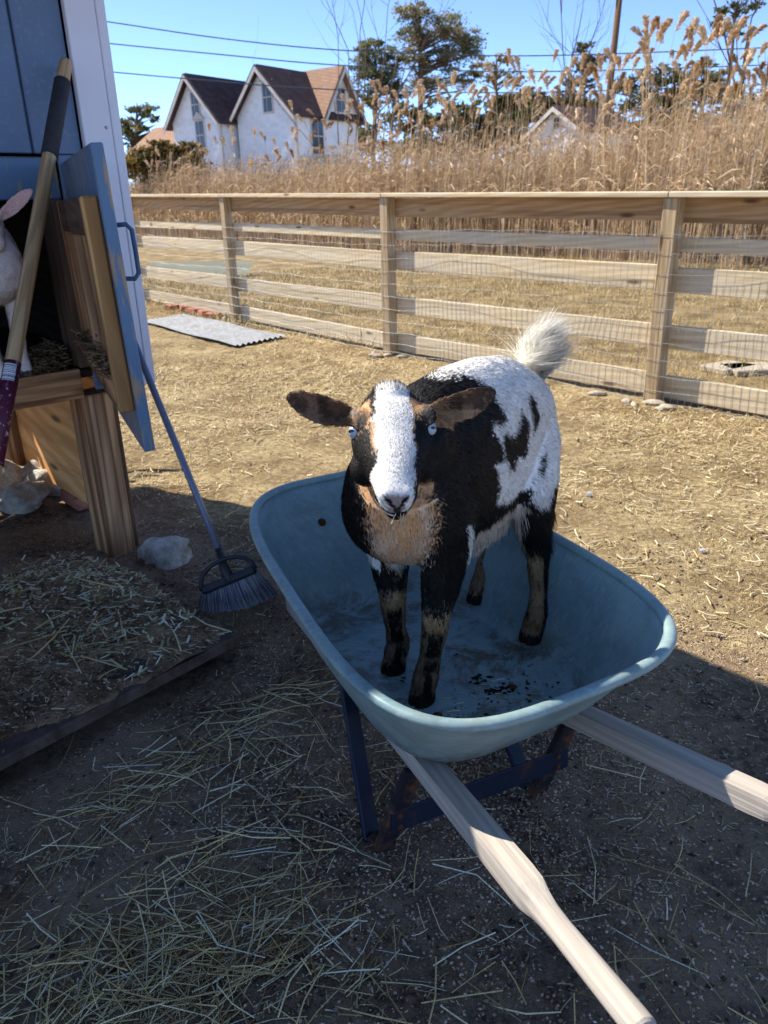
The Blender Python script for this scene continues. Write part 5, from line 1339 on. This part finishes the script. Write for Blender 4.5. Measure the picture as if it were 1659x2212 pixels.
def coat_kid(P, N):
    """coat of the black, tan and white goat in its own body coordinates"""
    n = len(P); s_, y_, z_ = P[:, 0].copy(), P[:, 1].copy(), P[:, 2].copy()
    j1 = fbm(s_ * 1.0 + y_ * 0.7, z_, 5, 60, 3) * 0.016; j2 = fbm(s_ + 3, z_ + y_, 6, 60, 3) * 0.018
    e1_, e2_ = rng.normal(size=n) * 0.0035, rng.normal(size=n) * 0.0035
    sj, zj = s_ + j1 + e1_, z_ + j2 + e2_
    C = np.tile(K_BLACK, (n, 1))
    yy = np.abs(y_)
    def put(m, col): C[m] = col
    # white saddle, rump and flank, drawn on the body's side view
    for poly, col in COAT_SIDE:
        put(in_poly(sj, zj, poly) & (z_ > 0.25), col)
    put((s_ < -0.27) & (zj > 0.36) & (yy < 0.10), K_WHITE)
    for poly in COAT_SPOTS:
        cx_, cz_ = np.mean(poly, axis=0); put(in_poly(cx_ + (sj - cx_) / 1.1, cz_ + (zj - cz_) / 1.1, poly), K_BLACK)
    # underside
    put((zj < 0.34) & (s_ < 0.12) & (s_ > -0.13) & (z_ > 0.25) & (yy < 0.09), K_WHITE * 0.6 + K_TAN * 0.35)
    # chest
    w_ = P @ np.array([0.74, 0.673 * 0 + 0.0, 0])  
    lat = (P - np.array([0.30, 0.03, 0.44])) @ HR; front = N @ np.array([0.80, 0.45, -0.1])
    ch = (s_ > 0.19) & (zj + e2_ * 3 > 0.275) & (zj < 0.535) & (np.abs(lat + j1 + e1_ * 2.4 - 0.030) < 0.064 - 0.40 * np.clip(0.40 - z_, 0, 1)) & (front > 0.15)
    C[ch] = K_TAN[None] + (K_WHITE * 0.9 - K_TAN)[None] * np.clip(0.12 + fbm(lat, z_ * 0.3, 12, 60, 3) * 1.3 + 0.8 * (0.42 - z_) + rng.normal(size=n) * 0.12, 0, 0.7)[ch][:, None]
    put((s_ > 0.17) & (zj < 0.335) & (zj > 0.285) & (np.abs(np.abs(lat + j1) - 0.035) < 0.022) & (front > -0.1), K_WHITE * 0.85)
    # legs
    leg_ = (z_ < 0.262)
    put(leg_, K_BLACK * 1.2)
    fl = leg_ & (s_ > 0.05)
    side = N @ g_dir((1, 0.1, 0)); 
    put(fl & (zj > 0.185) & (zj < 0.225), K_TAN * 0.8)
    put(fl & (zj < 0.185) & (np.abs(side) > 0.62) & (zj > 0.03), K_TAN * 0.45 + K_GREY * 0.35)
    put(fl & (zj > 0.045) & (zj < 0.085) & (np.abs(side) > 0.3), K_GREY * 0.55 + K_TAN * 0.2)
    hl = leg_ & (s_ < 0.0)
    put(hl & (zj < 0.25) & (N[:, 0] > 0.35) & (zj > 0.03), K_TAN * 0.5)
    put(hl & (np.abs(side) > 0.8) & (zj > 0.06) & (zj < 0.2), K_TAN * 0.4 + K_EAR * 0.25)
    fk = leg_ & (fbm(s_ * 2 + y_, z_, 33, 70, 3) + rng.normal(size=n) * 0.06 > 0.13) & (zj > 0.05); C[fk] = C[fk] * 0.35 + (K_GREY * 0.55)[None]
    fk = leg_ & (fbm(s_ + y_ * 2, z_, 34, 60, 3) + rng.normal(size=n) * 0.06 < -0.16); C[fk] = K_BLACK * 1.3
    put((z_ < 0.028) | ((s_ < 0) & (z_ < 0.055)), np.array([0.010, 0.009, 0.009]))
    # head
    hd = is_head(P) & ~is_ear(P); a_, t_, n_ = head_coords(P); aj = a_ + fbm(a_, t_, 15, 60, 3) * 0.016 + e1_ * 0.6; tj = t_ + fbm(a_ + 5, t_, 16, 50, 3) * 0.02 + e2_ * 1.2
    put(hd, K_BLACK * 1.1)
    up_ = n_ > -0.01
    put(hd & up_ & (np.abs(np.abs(aj) - 0.056) < 0.017) & (tj > 0.035) & (tj < 0.098) & (aj < 0), K_TAN)
    put(hd & up_ & (np.abs(aj - 0.052) < 0.019) & (tj > 0.035) & (tj < 0.085), K_TAN * 0.45 + K_BROWN * 0.45)
    put(hd & up_ & (np.abs(np.abs(aj) - 0.066) < 0.010) & (tj > 0.05) & (tj < 0.09), K_GREY * 0.8)
    half = np.interp(t_, [-0.02, 0.0, 0.05, 0.09, 0.13, 0.17, 0.20, 0.225, 0.26], [0.020, 0.026, 0.031, 0.0345, 0.036, 0.0355, 0.034, 0.032, 0.030])
    put(hd & up_ & (np.abs(aj) < half + 0.005) & (tj > 0.09) & (tj < 0.155), K_TAN * 0.85)
    put(hd & (n_ > -0.03) & (np.abs(aj - 0.002) < half) & (t_ > 0.012 + 0.25 * np.abs(aj)), K_WHITE * 0.93)
    put(hd & (t_ > 0.185) & (n_ > -0.034) & (aj < 0.014) & (np.abs(aj) < 0.06), K_WHITE * 0.93)
    put(hd & (t_ < 0.20) & (n_ + e1_ * 2 + fbm(a_, t_, 18, 40, 2) * 0.03 < -0.05 - 0.1 * np.abs(a_ - 0.01)) & (tj > 0.10) & (np.abs(a_ + fbm(a_, n_, 27, 40, 2) * 0.04 + e2_ * 2) < 0.066), K_TAN * 0.9)
    # nose leather, lips
    nose = hd & (t_ > 0.231) & (n_ > -0.030) & (n_ < 0.017) & (np.abs(aj) < 0.021 - 0.35 * np.clip(0.0 - n_, 0, 1))
    put(nose, np.array(lin(150, 136, 132)[:3]))
    for q in (-1, 1):
        dd = np.sqrt(((a_ - q * (0.0125 + 0.75 * (n_ - 0.003))) / 0.0048) ** 2 + ((n_ - 0.003) / 0.0115) ** 2)
        put(hd & (t_ > 0.222) & (dd < 1), np.array([0.008, 0.007, 0.008]))
    put(hd & (t_ > 0.225) & (np.abs(a_) < 0.006 + 0.1 * np.clip(-n_ - 0.012, 0, 1)) & (n_ < -0.006) & (n_ > -0.030), np.array([0.022, 0.02, 0.022]))
    put(hd & (t_ > 0.17) & (np.abs(n_ + 0.028 - 0.25 * np.abs(a_)) < 0.0055), np.array([0.009, 0.008, 0.008]))
    put(hd & (t_ > 0.185) & (n_ < -0.032) & (np.abs(aj) < 0.036), np.array([0.03, 0.027, 0.026]))
    put(hd & (t_ > 0.18) & (a_ > 0.012) & (n_ < 0.000) & (t_ < 0.24), np.array([0.02, 0.018, 0.018]))
    for q in (-1, 1):
        de = np.linalg.norm(P - hp(q * 0.072, 0.088, 0.024), axis=1); put(hd & (de < 0.0175), np.array([0.010, 0.009, 0.009]))
    # ears
    er = is_ear(P); fnn = N @ g_dir((0, -1, 0.15))
    put(er, K_BLACK * 1.3 + np.array([0.012, 0.008, 0.005]))
    tipd = np.abs(a_) + e1_ * 4 + fbm(a_, z_, 23, 60, 2) * 0.03
    put(er & (fnn > 0.0), K_EAR * 0.8)
    put(er & (fnn > 0.5) & (fbm(a_, z_, 19, 45, 3) > 0.08), K_EAR * 0.35)
    put(er & (fnn > 0.1) & (tipd > 0.172), K_EAR * 0.25)
    put(er & (fnn > 0.0) & (tipd < 0.10) & (a_ > 0), K_TAN * 0.6)
    put(er & (z_ < 0.655) & (a_ > 0) & (tipd < 0.17), K_TAN * 0.6)
    # tail
    tl_ = is_tail(P); put(tl_, np.array(lin(252, 249, 240)[:3]))
    return C * rng.uniform(0.88, 1.1, (n, 1))
def coat_pale(P, N):
    n = len(P); C = np.tile(np.array(lin(246, 232, 222)[:3]), (n, 1))
    er = is_ear(P); fnn = N @ g_dir((0, -1, 0.15))
    C[er & (fnn > 0.62)] = np.array(lin(226, 182, 172)[:3])
    C[P[:, 2] < 0.03] = np.array([0.1, 0.08, 0.06])
    return C * rng.uniform(0.85, 1.08, (n, 1))
def fur(coat, N_str, seed, wmul=1.0):
    rs = np.random.default_rng(seed)
    cen = GV[GT].mean(1); dens = GA.copy()
    hd = is_head(cen); dens[hd] *= 2.2; dens[cen[:, 2] < 0.02] *= 0.05
    er = is_ear(cen); dens[er] *= 1.3
    tl_ = is_tail(cen); dens[tl_] *= 7
    tri = rs.choice(len(GT), N_str, p=dens / dens.sum()); b = rs.random((N_str, 2)); fl = b.sum(1) > 1; b[fl] = 1 - b[fl]
    w0 = 1 - b.sum(1); tt = GT[tri]
    P = GV[tt[:, 0]] * w0[:, None] + GV[tt[:, 1]] * b[:, :1] + GV[tt[:, 2]] * b[:, 1:]
    N = GN[tt[:, 0]] * w0[:, None] + GN[tt[:, 1]] * b[:, :1] + GN[tt[:, 2]] * b[:, 1:]; N /= np.linalg.norm(N, axis=1)[:, None]
    s_, y_, z_ = P.T; a_, t_, n_ = head_coords(P)
    hd = is_head(P); er = is_ear(P); tl_ = is_tail(P); leg_ = z_ < 0.26
    comb = np.tile(np.array([-0.75, 0, -0.55]), (N_str, 1)); comb[z_ < 0.42] = [-0.45, 0, -0.9]
    comb[s_ > 0.24] = [-0.1, 0, -1.0]; comb[leg_] = [0.0, 0, -1.0]
    L = np.full(N_str, 0.013); L[(z_ < 0.40)] = 0.018; L[(z_ < 0.35) & (~leg_) & (s_ < 0.13)] = 0.044; L[(s_ > 0.22) & (z_ < 0.5)] = 0.012; L[leg_] = 0.012; L[leg_ & (z_ < 0.09)] = 0.014; L[(z_ < 0.026) | ((s_ < 0) & (z_ < 0.052))] = 0.003
    lift = np.full(N_str, 0.08)
    k = hd & ~er; comb[k] = (-HF[None] * 0.9 + HNm[None] * 0.15 + np.outer(np.sign(a_[k]) * np.abs(a_[k]) / 0.05, HR) * 0.25); L[k] = 0.0048; lift[k] = 0.16
    L[k & (t_ > 0.21)] = 0.0035; L[k & (t_ < 0.03)] = 0.016
    k = er; out = np.sign(a_)[:, None] * HR[None]; comb[k] = out[k] + np.array([0, 0, -0.15]); L[k] = 0.0045; lift[k] = 0.2
    fnn = N @ g_dir((0, -1, 0.15)); k = er & (fnn > 0.3) & (np.abs(a_) < 0.13); L[k] = 0.010; lift[k] = 0.5
    k = tl_; comb[k] = np.array([-0.22, 0.08, 0.95]); L[k] = 0.05 + 0.085 * rs.random(k.sum()); lift[k] = 0.3 + 0.25 * rs.random(k.sum())
    L = L * rs.uniform(0.6, 1.25, N_str)
    tg = comb - N * (comb * N).sum(1)[:, None]; tg /= np.linalg.norm(tg, axis=1)[:, None] + 1e-6
    clump = np.stack([fbm(s_ + y_, z_, 61, 45, 2), fbm(s_ - y_, z_ + 9, 62, 45, 2), fbm(s_, z_ + y_ + 4, 63, 45, 2)], 1) * 0.25
    d = tg + N * lift[:, None] + clump + rs.normal(size=(N_str, 3)) * 0.10; d /= np.linalg.norm(d, axis=1)[:, None]
    droop = np.where(tl_, 0.2, 0.35)
    d2 = d + tg * 0.25 - N * 0.12 + np.array([0, 0, -1.]) * (droop * np.where(hd & ~er, 0.0, 1.0))[:, None] * 0.6; d2[tl_] += np.array([-0.15, 0.75, -0.25]) + rs.normal(size=(int(tl_.sum()), 3)) * 0.18; d2 /= np.linalg.norm(d2, axis=1)[:, None]
    sd = np.cross(d, rs.normal(size=(N_str, 3)) + N * 1.5); sd /= np.linalg.norm(sd, axis=1)[:, None] + 1e-9
    w = np.where(hd | er, 0.00038, 0.0005)[:, None] * wmul
    p0 = P - N * 0.001; p1 = P + d * L[:, None] * 0.55; p2 = p1 + d2 * L[:, None] * 0.55
    V = np.stack([p0 - sd * w, p0 + sd * w, p1 + sd * w * 0.8, p1 - sd * w * 0.8, p2], 1).reshape(-1, 3)
    V[:, 2] = np.maximum(V[:, 2], 0.002)
    F = (np.arange(N_str)[:, None, None] * 5 + np.array([[0, 1, 2], [0, 2, 3], [3, 2, 4]])[None]).reshape(-1, 3)
    C = coat(P, N); tone = rs.uniform(0.86, 1.12, (N_str, 1)); C = C * tone
    nn = N * 0.8 + rs.normal(size=(N_str, 3)) * 0.22 + d * 0.25; nn /= np.linalg.norm(nn, axis=1)[:, None]
    nn[tl_] += np.array([0.2, -0.5, 1.2]); nn /= np.linalg.norm(nn, axis=1)[:, None]
    return V, F, np.repeat(C, 5, axis=0), np.repeat(nn, 5, axis=0)
M_eye = plain('goat_eye', lin(172, 184, 192), 0.28, 0.35, 0, 0.15, 120, 0)
M_eyedark = plain('goat_pupil', (0.008, 0.008, 0.01), 0.08, 0.6, 0, 0.1, 20, 0)
M_skin = attr_mat('goat_skin', 0.7, 0.2)
def make_goat(label, coat, M, nstr, seed, wmul=1.0):
    root = empty('goat', M.translation, label, 'goat'); root.matrix_local = M
    def ch(name, me, par=root):
        o = bpy.data.objects.new(name, me); COL.objects.link(o); o.parent = par; return o
    body = ch('body', mesh_np('body', GV, GT, M_skin, coat(GV, GN), True))
    V, F, C, Nn = fur(coat, nstr, seed, wmul)
    f_ = ch('fur', mesh_np('fur', V, F, M_fur, C, True, Nn)); f_['kind'] = 'stuff'
    for q in (-1, 1):
        bm = bmesh.new(); bmesh.ops.create_uvsphere(bm, u_segments=24, v_segments=16, radius=0.0138)
        me = bpy.data.meshes.new('eye'); bm.to_mesh(me); bm.free(); me.materials.append(M_eye)
        for p in me.polygons: p.use_smooth = True
        c = hp(q * 0.0680, 0.0885, 0.0250); e = ch('eye', me); e.location = c
        look = HR * q * 0.62 + HF * 0.45 + HNm * 0.55; look /= np.linalg.norm(look)
        # slot-shaped pupil lying on the eyeball
        bar = HR - look * (HR @ look); bar /= np.linalg.norm(bar); upv = np.cross(bar, look)
        V = []; F = []
        for i in range(9):
            x = (i - 4) / 4 * 0.0084
            for j in range(3):
                yv = (j - 1) * 0.003 * math.sqrt(max(0.05, 1 - (x / 0.009) ** 2)); p = look * 0.0138 + bar * x + upv * yv; p = p / np.linalg.norm(p) * 0.01402; V.append(p)
        for i in range(8):
            for j in range(2): F.append((i * 3 + j, i * 3 + j + 1, i * 3 + j + 4, i * 3 + j + 3))
        ch('pupil', mesh_np('pupil', V, F, M_eyedark, smooth=True), e)
    return root
M = Matrix.Identity(4)
for i in range(3): M[i][0] = GF[i]; M[i][1] = GL[i]; M[i][2] = (0, 0, 1)[i]; M[i][3] = GO[i]
goat = make_goat('black, tan and white goat with a white blaze standing in the wheelbarrow', coat_kid, M, 330000, 3)
# the pale goat looking out of the hatch: same breed, smaller, standing on the shed floor
EAR_TIPS = [(-1, (-0.190, 1.42, 1.03)), (1, (0.235, 1.44, 1.03))]
GV, GT = build_goat_body(); GN, GA = vnormals(GV, GT)
ear_tip = np.array(g_local((-0.190, 1.42, 1.03)))
sc = 0.80
want = atY(74, 425, 2.60)
Rz = Matrix.Rotation(math.radians(4), 4, 'Z') @ Matrix.Diagonal((-1, 1, 1, 1)) @ M.to_3x3().to_4x4() @ Matrix.Scale(sc, 4)
off = Rz.to_3x3() @ Vector(ear_tip)
loc = want - off; loc.z = 0.768
M2 = Matrix.Translation(loc) @ Rz
goat2 = make_goat('cream white goat with pink ears looking out of the shed hatch', coat_pale, M2, 45000, 9, 1.8)
# hay sticking out of the standing goat's lips
g = Geo(); n = 5
c_ = np.array(M @ Vector(hp(0.002, 0.252, -0.030)))
P = c_[None] + np.stack([rng.normal(size=n) * 0.006, -0.004 + 0 * rng.random(n), -0.004 + rng.normal(size=n) * 0.003], 1)
g.add(*straws(P, rng.normal(-1.57, 0.5, n), rng.normal(-0.9, 0.25, n), rng.uniform(0.016, 0.026, n), np.full(n, 0.0015), pick(STR[:2], n), True, 0.05))
wisp = g.build('hay_wisp', M_straw); tag(wisp, 'short wisps of hay held in the lips of the goat in the wheelbarrow', 'hay')

# ================================================================ THINGS LYING ABOUT
M_slab = plain('old_board', lin(96, 82, 72), 0.9, 0.15, 0, 0.4, 18, 0.4, lin(58, 48, 42))
bc = BOARD_C + BD1 * BOARD_L / 2 + BD2 * BOARD_W / 2
bd_o = link('board', board_mesh(BOARD_L, BOARD_W, 0.034, M_slab, 0.004), None, frame(bc + Vector((0, 0, 0.062)), BD1))
tag(bd_o, 'muddy plywood board lying on blocks in front of the shed', 'board')
blk = beam('bearer', BOARD_C + BD1 * 0.25 + BD2 * 0.1 + Vector((0, 0, 0.02)), BOARD_C + BD1 * 0.25 + BD2 * 0.85 + Vector((0, 0, 0.02)), 0.07, 0.055, M_darkwood, bd_o)
blk = beam('bearer', BOARD_C + BD1 * 1.05 + BD2 * 0.1 + Vector((0, 0, 0.02)), BOARD_C + BD1 * 1.05 + BD2 * 0.85 + Vector((0, 0, 0.02)), 0.07, 0.055, M_darkwood, bd_o)
# soil and manure heaped on the board and against the shed leg
def heap_h(x, y):
    ok, a, b = on_board(x, y)
    h = 0.080 + 0.012 * sstep(0.0, 0.5, b) + fbm(x, y, 91, 5, 4) * 0.05 + 0.06 * np.exp(-(((b - 0.62) / 0.3) ** 2 + ((a - 0.25) / 0.4) ** 2))
    edge = np.minimum.reduce([sstep(-0.01, 0.035, a + fbm(x, y, 93, 7, 3) * 0.12), sstep(-0.01, 0.05, b + fbm(x, y, 92, 6, 3) * 0.2)])
    return 0.066 + (h - 0.066) * edge
nx_, ny_ = 90, 90
A_, B_ = np.meshgrid(np.linspace(0.004, BOARD_L, nx_), np.linspace(0.004, BOARD_W + 0.3, ny_))
XX = BOARD_C.x + A_ * BD1.x + B_ * BD2.x; YY = BOARD_C.y + A_ * BD1.y + B_ * BD2.y
ZZ = heap_h(XX, YY); ZZ = np.where(B_ > BOARD_W, ZZ * (1 - sstep(BOARD_W, BOARD_W + 0.28, B_)) - 0.01, ZZ)
ii = (np.arange(ny_ - 1)[:, None] * nx_ + np.arange(nx_ - 1)[None]).ravel()
t = NT('manure', 0.95, 0.1); v = t.coord(); n1 = t.noise(v, 12, 6, 0.7); n2 = t.noise(v, 90, 4, 0.7)
c = t.mix(t.ramp(n1, [(0.4, (0, 0, 0)), (0.65, (1, 1, 1))]), lin(92, 70, 52), lin(170, 138, 106)); c = t.mix(t.math('MULTIPLY', t.ramp(n2, [(0.52, (0, 0, 0)), (0.7, (1, 1, 1))]), 0.5), c, lin(160, 140, 118))
t.color(c); t.bump(t.math('ADD', n1, n2), 1.0, 0.012)
hp_o = link('manure_layer', mesh_np('manure_layer', np.stack([XX.ravel(), YY.ravel(), ZZ.ravel()], 1), np.stack([ii, ii + 1, ii + 1 + nx_, ii + nx_], 1), t.m, smooth=True)); hp_o['kind'] = 'stuff'
tag(hp_o, 'trodden manure and soil spread over the board before the shed', 'manure')
g = Geo()
def on_heap(n, ca, cb, sa, sb):
    a = ca + rng.normal(size=n) * sa; b = cb + rng.normal(size=n) * sb
    k = (a > 0.02) & (a < BOARD_L) & (b > 0.02) & (b < BOARD_W + 0.1); a, b = a[k], b[k]
    x = BOARD_C.x + a * BD1.x + b * BD2.x; y = BOARD_C.y + a * BD1.y + b * BD2.y; return x, y
def lay_heap(x, y, L, Wd, pal, prism, pit=0.2, lift=0.006):
    n = len(x); P = np.stack([x, y, heap_h(x, y) + 0.002 + np.abs(rng.normal(size=n)) * lift], 1)
    return straws(P, rng.uniform(0, 6.3, n), rng.normal(size=n) * pit, L(n), Wd(n), pick(pal, n), prism, 0.04)
GREENISH = np.array([lin(238, 234, 192)[:3], lin(218, 208, 154)[:3], lin(246, 240, 214)[:3], lin(184, 168, 118)[:3]])
x, y = on_heap(900, 0.16, 0.40, 0.20, 0.22); g.add(*lay_heap(x, y, lambda n: 0.008 + 0.04 * rng.random(n) ** 1.6, lambda n: rng.uniform(0.002, 0.009, n), GREENISH, False))
x, y = on_heap(500, 0.1, 0.75, 0.2, 0.14); g.add(*lay_heap(x, y, lambda n: 0.008 + 0.03 * rng.random(n) ** 1.6, lambda n: rng.uniform(0.003, 0.008, n), GREENISH, False))
x, y = on_heap(4500, 0.6, 0.45, 0.42, 0.32); g.add(*lay_heap(x, y, lambda n: 0.006 + 0.02 * rng.random(n) ** 2, lambda n: rng.uniform(0.0015, 0.004, n), np.concatenate([STR, CHF]) * 0.7, False))
x, y = on_heap(42, 0.45, 0.35, 0.35, 0.25); g.add(*lay_heap(x, y, lambda n: rng.uniform(0.06, 0.24, n), lambda n: rng.uniform(0.003, 0.005, n), STR[:4], True, 0.05, 0.01))
x, y = on_heap(5200, 0.6, 0.35, 0.4, 0.3); g.add(*pebbles(np.stack([x, y, heap_h(x, y) + 0.001], 1), rng.uniform(0.002, 0.006, len(x)), pick(np.concatenate([PEB * 0.7, [[0.04, 0.03, 0.022], [0.06, 0.045, 0.03]]]), len(x))))
x, y = on_heap(2600, 0.65, 0.3, 0.6, 0.4); g.add(*lay_heap(x, y, lambda n: 0.006 + 0.03 * rng.random(n) ** 2, lambda n: rng.uniform(0.0015, 0.004, n), np.concatenate([STR, CHF]) * 0.75, False))
hs = g.build('heap_straw', M_straw); hs['kind'] = 'stuff'
tag(hs, 'greenish chopped hay and straw lying on the muddy board', 'hay')

# rocks
t = NT('limestone', 0.95, 0.15); v = t.coord(); n1 = t.noise(v, 16, 7, 0.75); n2 = t.noise(v, 70, 5, 0.7)
t.color(t.mix(t.ramp(n1, [(0.4, (0, 0, 0)), (0.62, (1, 1, 1))]), lin(250, 244, 230), lin(196, 180, 156))); t.bump(t.math('ADD', t.math('MULTIPLY', n1, 2.0), n2), 1.0, 0.02); M_rock = t.m
def rock(px, py, z, rx, ry, rz, seed, label, rot=0.0):
    p = at(px, py, z); o = link('rock', lump_mesh('rock', rx, ry, rz, M_rock, seed, 4, 0.6), None, Matrix.Translation((p.x, p.y, z + rz * 0.3)) @ Matrix.Rotation(rot, 4, 'Z'))
    tag(o, label, 'rock')
rock(352, 1212, 0.0, 0.12, 0.095, 0.085, 31, 'pale pitted limestone rock at the foot of the shed leg', 0.4)
rock(25, 1060, 0.0, 0.14, 0.12, 0.11, 32, 'sunlit pale rock under the shed beside the lattice', 0.9)
rock(95, 1058, 0.0, 0.15, 0.11, 0.11, 33, 'broad sunlit rock under the shed against the rear leg', 0.2)
rock(60, 1092, 0.0, 0.10, 0.09, 0.07, 34, 'small flat rock lying before the other rocks under the shed', 1.2)
rock(150, 1052, 0.0, 0.12, 0.09, 0.08, 35, 'shaded rock under the shed against the plywood skirt', 2.2)
M_brick = plain('red_brick', lin(158, 96, 78), 0.9, 0.1, 0, 0.35, 30, 0.4, lin(196, 140, 116))
p = at(172, 1088, 0); tag(link('brick', board_mesh(0.2, 0.095, 0.06, M_brick, 0.004), None, frame(Vector((p.x, p.y, 0.03)), SM)), 'red brick lying flat under the shed behind its front leg', 'brick', None)
for k, (px, py, r, dz) in enumerate(((372, 668, 0.5, 0), (398, 671, -0.3, 0), (418, 676, 0.1, 0.0), (440, 681, -0.15, 0), (462, 686, 0.35, 0), (384, 660, 1.2, 0.0))):
    p = at(px, py, 0); tag(link('brick', board_mesh(0.21, 0.1, 0.062, M_brick, 0.004), None, Matrix.Translation((p.x, p.y, 0.03 + dz)) @ Matrix.Rotation(2.2 + r, 4, 'Z') @ Matrix.Rotation(rng.normal() * 0.12, 4, 'X')), 'red brick lying beside the corrugated sheet near the fence', 'brick', 'bricks by the corrugated sheet')
# corrugated sheets
def corrugated(name, A, along, across, L, Wd, pitch, amp, mat, up):
    along = Vector(along).normalized(); across = Vector(across).normalized(); up = Vector(up).normalized()
    n = int(Wd / pitch * 10); m = 8; V = []; F = []
    for lay_ in (0, 1):
        for i in range(m + 1):
            for k in range(n + 1):
                q = Vector(A) * 0 + along * L * i / m + across * Wd * k / n + up * (amp * math.sin(2 * pi * k / 10) + 0.0018 * lay_ + 0.008 * math.sin(i * 1.3 + k * 0.02))
                V.append(tuple(q))
    N_ = (m + 1) * (n + 1)
    for i in range(m):
        for k in range(n):
            a = i * (n + 1) + k; F.append((a, a + 1, a + n + 2, a + n + 1)); F.append((N_ + a, N_ + a + n + 1, N_ + a + n + 2, N_ + a + 1))
    for k in range(n):
        F.append((k, N_ + k, N_ + k + 1, k + 1)); b = m * (n + 1) + k; F.append((b, b + 1, N_ + b + 1, N_ + b))
    for i in range(m):
        a = i * (n + 1); F.append((a, a + n + 1, N_ + a + n + 1, N_ + a)); b = a + n; F.append((b, N_ + b, N_ + b + n + 1, b + n + 1))
    return link(name, mesh_np(name, V, F, mat, smooth=False), None, Matrix.Translation(A))
t = NT('galvanised_sheet', 0.65, 0.3); t.b.inputs['Metallic'].default_value = 0.2; v = t.coord()
t.color(t.mix(t.ramp(t.noise(v, 6, 6, 0.7), [(0.4, (0, 0, 0)), (0.68, (1, 1, 1))]), lin(128, 132, 136), lin(104, 98, 90))); M_galv = t.m
A = at(510, 752); B = at(620, 731); C2 = at(310, 699)
o = corrugated('corrugated_sheet', Vector((A.x, A.y, 0.022)), (C2 - A), (B - A), 2.6, (B - A).length, 0.072, 0.010, M_galv, (0, 0, 1))
tag(o, 'grey corrugated metal sheet lying flat in the yard near the fence', 'metal sheet')
t = NT('pale_sheet', 0.95, 0.05); v = t.coord(); t.color(t.mix(t.noise(v, 5, 5), lin(142, 142, 124), lin(122, 122, 108))); M_pale = t.m
A = atY(300, 514, 17.0); A.z = 0.0; B = atY(525, 505, 16.2)
o = corrugated('corrugated_sheet', Vector((A.x, A.y, 0.02)), (Vector((0.1, 0.45, 0.25))), Vector((B.x - A.x, B.y - A.y, 0)), 0.5, Vector((B.x - A.x, B.y - A.y, 0)).length, 0.08, 0.0012, M_pale, (0, -0.8, 0.6))
tag(o, 'pale corrugated metal sheet propped in the field beyond the fence', 'metal sheet')
# slabs in the grass
for k, (px, py, sx, sy, r, lab) in enumerate(((1572, 800, 0.36, 0.26, 0.5, 'pale broken concrete slab in the grass beside the wider slab'), (1622, 803, 0.40, 0.30, 0.1, 'wider pale concrete slab in the grass beyond the fence'))):
    p = at(px, py, 0); tag(link('slab', board_mesh(sx, sy, 0.05, M_conc, 0.008), None, Matrix.Translation((p.x, p.y, 0.02)) @ Matrix.Rotation(r, 4, 'Z')), lab, 'slab')
# feathers
M_feather = attr_mat('down', 0.9, 0.1, 0.3)
for k, (px, py, r, lab) in enumerate(((1272, 1076, 0.022, 'white fluff of down on the hay litter right of the goat'), (1516, 1197, 0.018, 'small tuft of white down far right on the hay litter'))):
    p = at(px, py, 0); n = 90; d = rng.normal(size=(n, 3)); d[:, 2] = np.abs(d[:, 2]); d /= np.linalg.norm(d, axis=1)[:, None]
    s_ = np.cross(d, rng.normal(size=(n, 3))); s_ /= np.linalg.norm(s_, axis=1)[:, None]
    L = r * rng.uniform(0.6, 1.1, (n, 1)); V = np.stack([s_ * 0.0025, -s_ * 0.0025, d * L], 1).reshape(-1, 3)
    o = link('down_tuft', mesh_np('down_tuft', V, np.arange(3 * n).reshape(-1, 3), M_feather, np.full((3 * n, 3), 0.8)), None, Matrix.Translation((p.x, p.y, float(gh(p.x, p.y)) + 0.008)))
    tag(o, lab, 'feather')
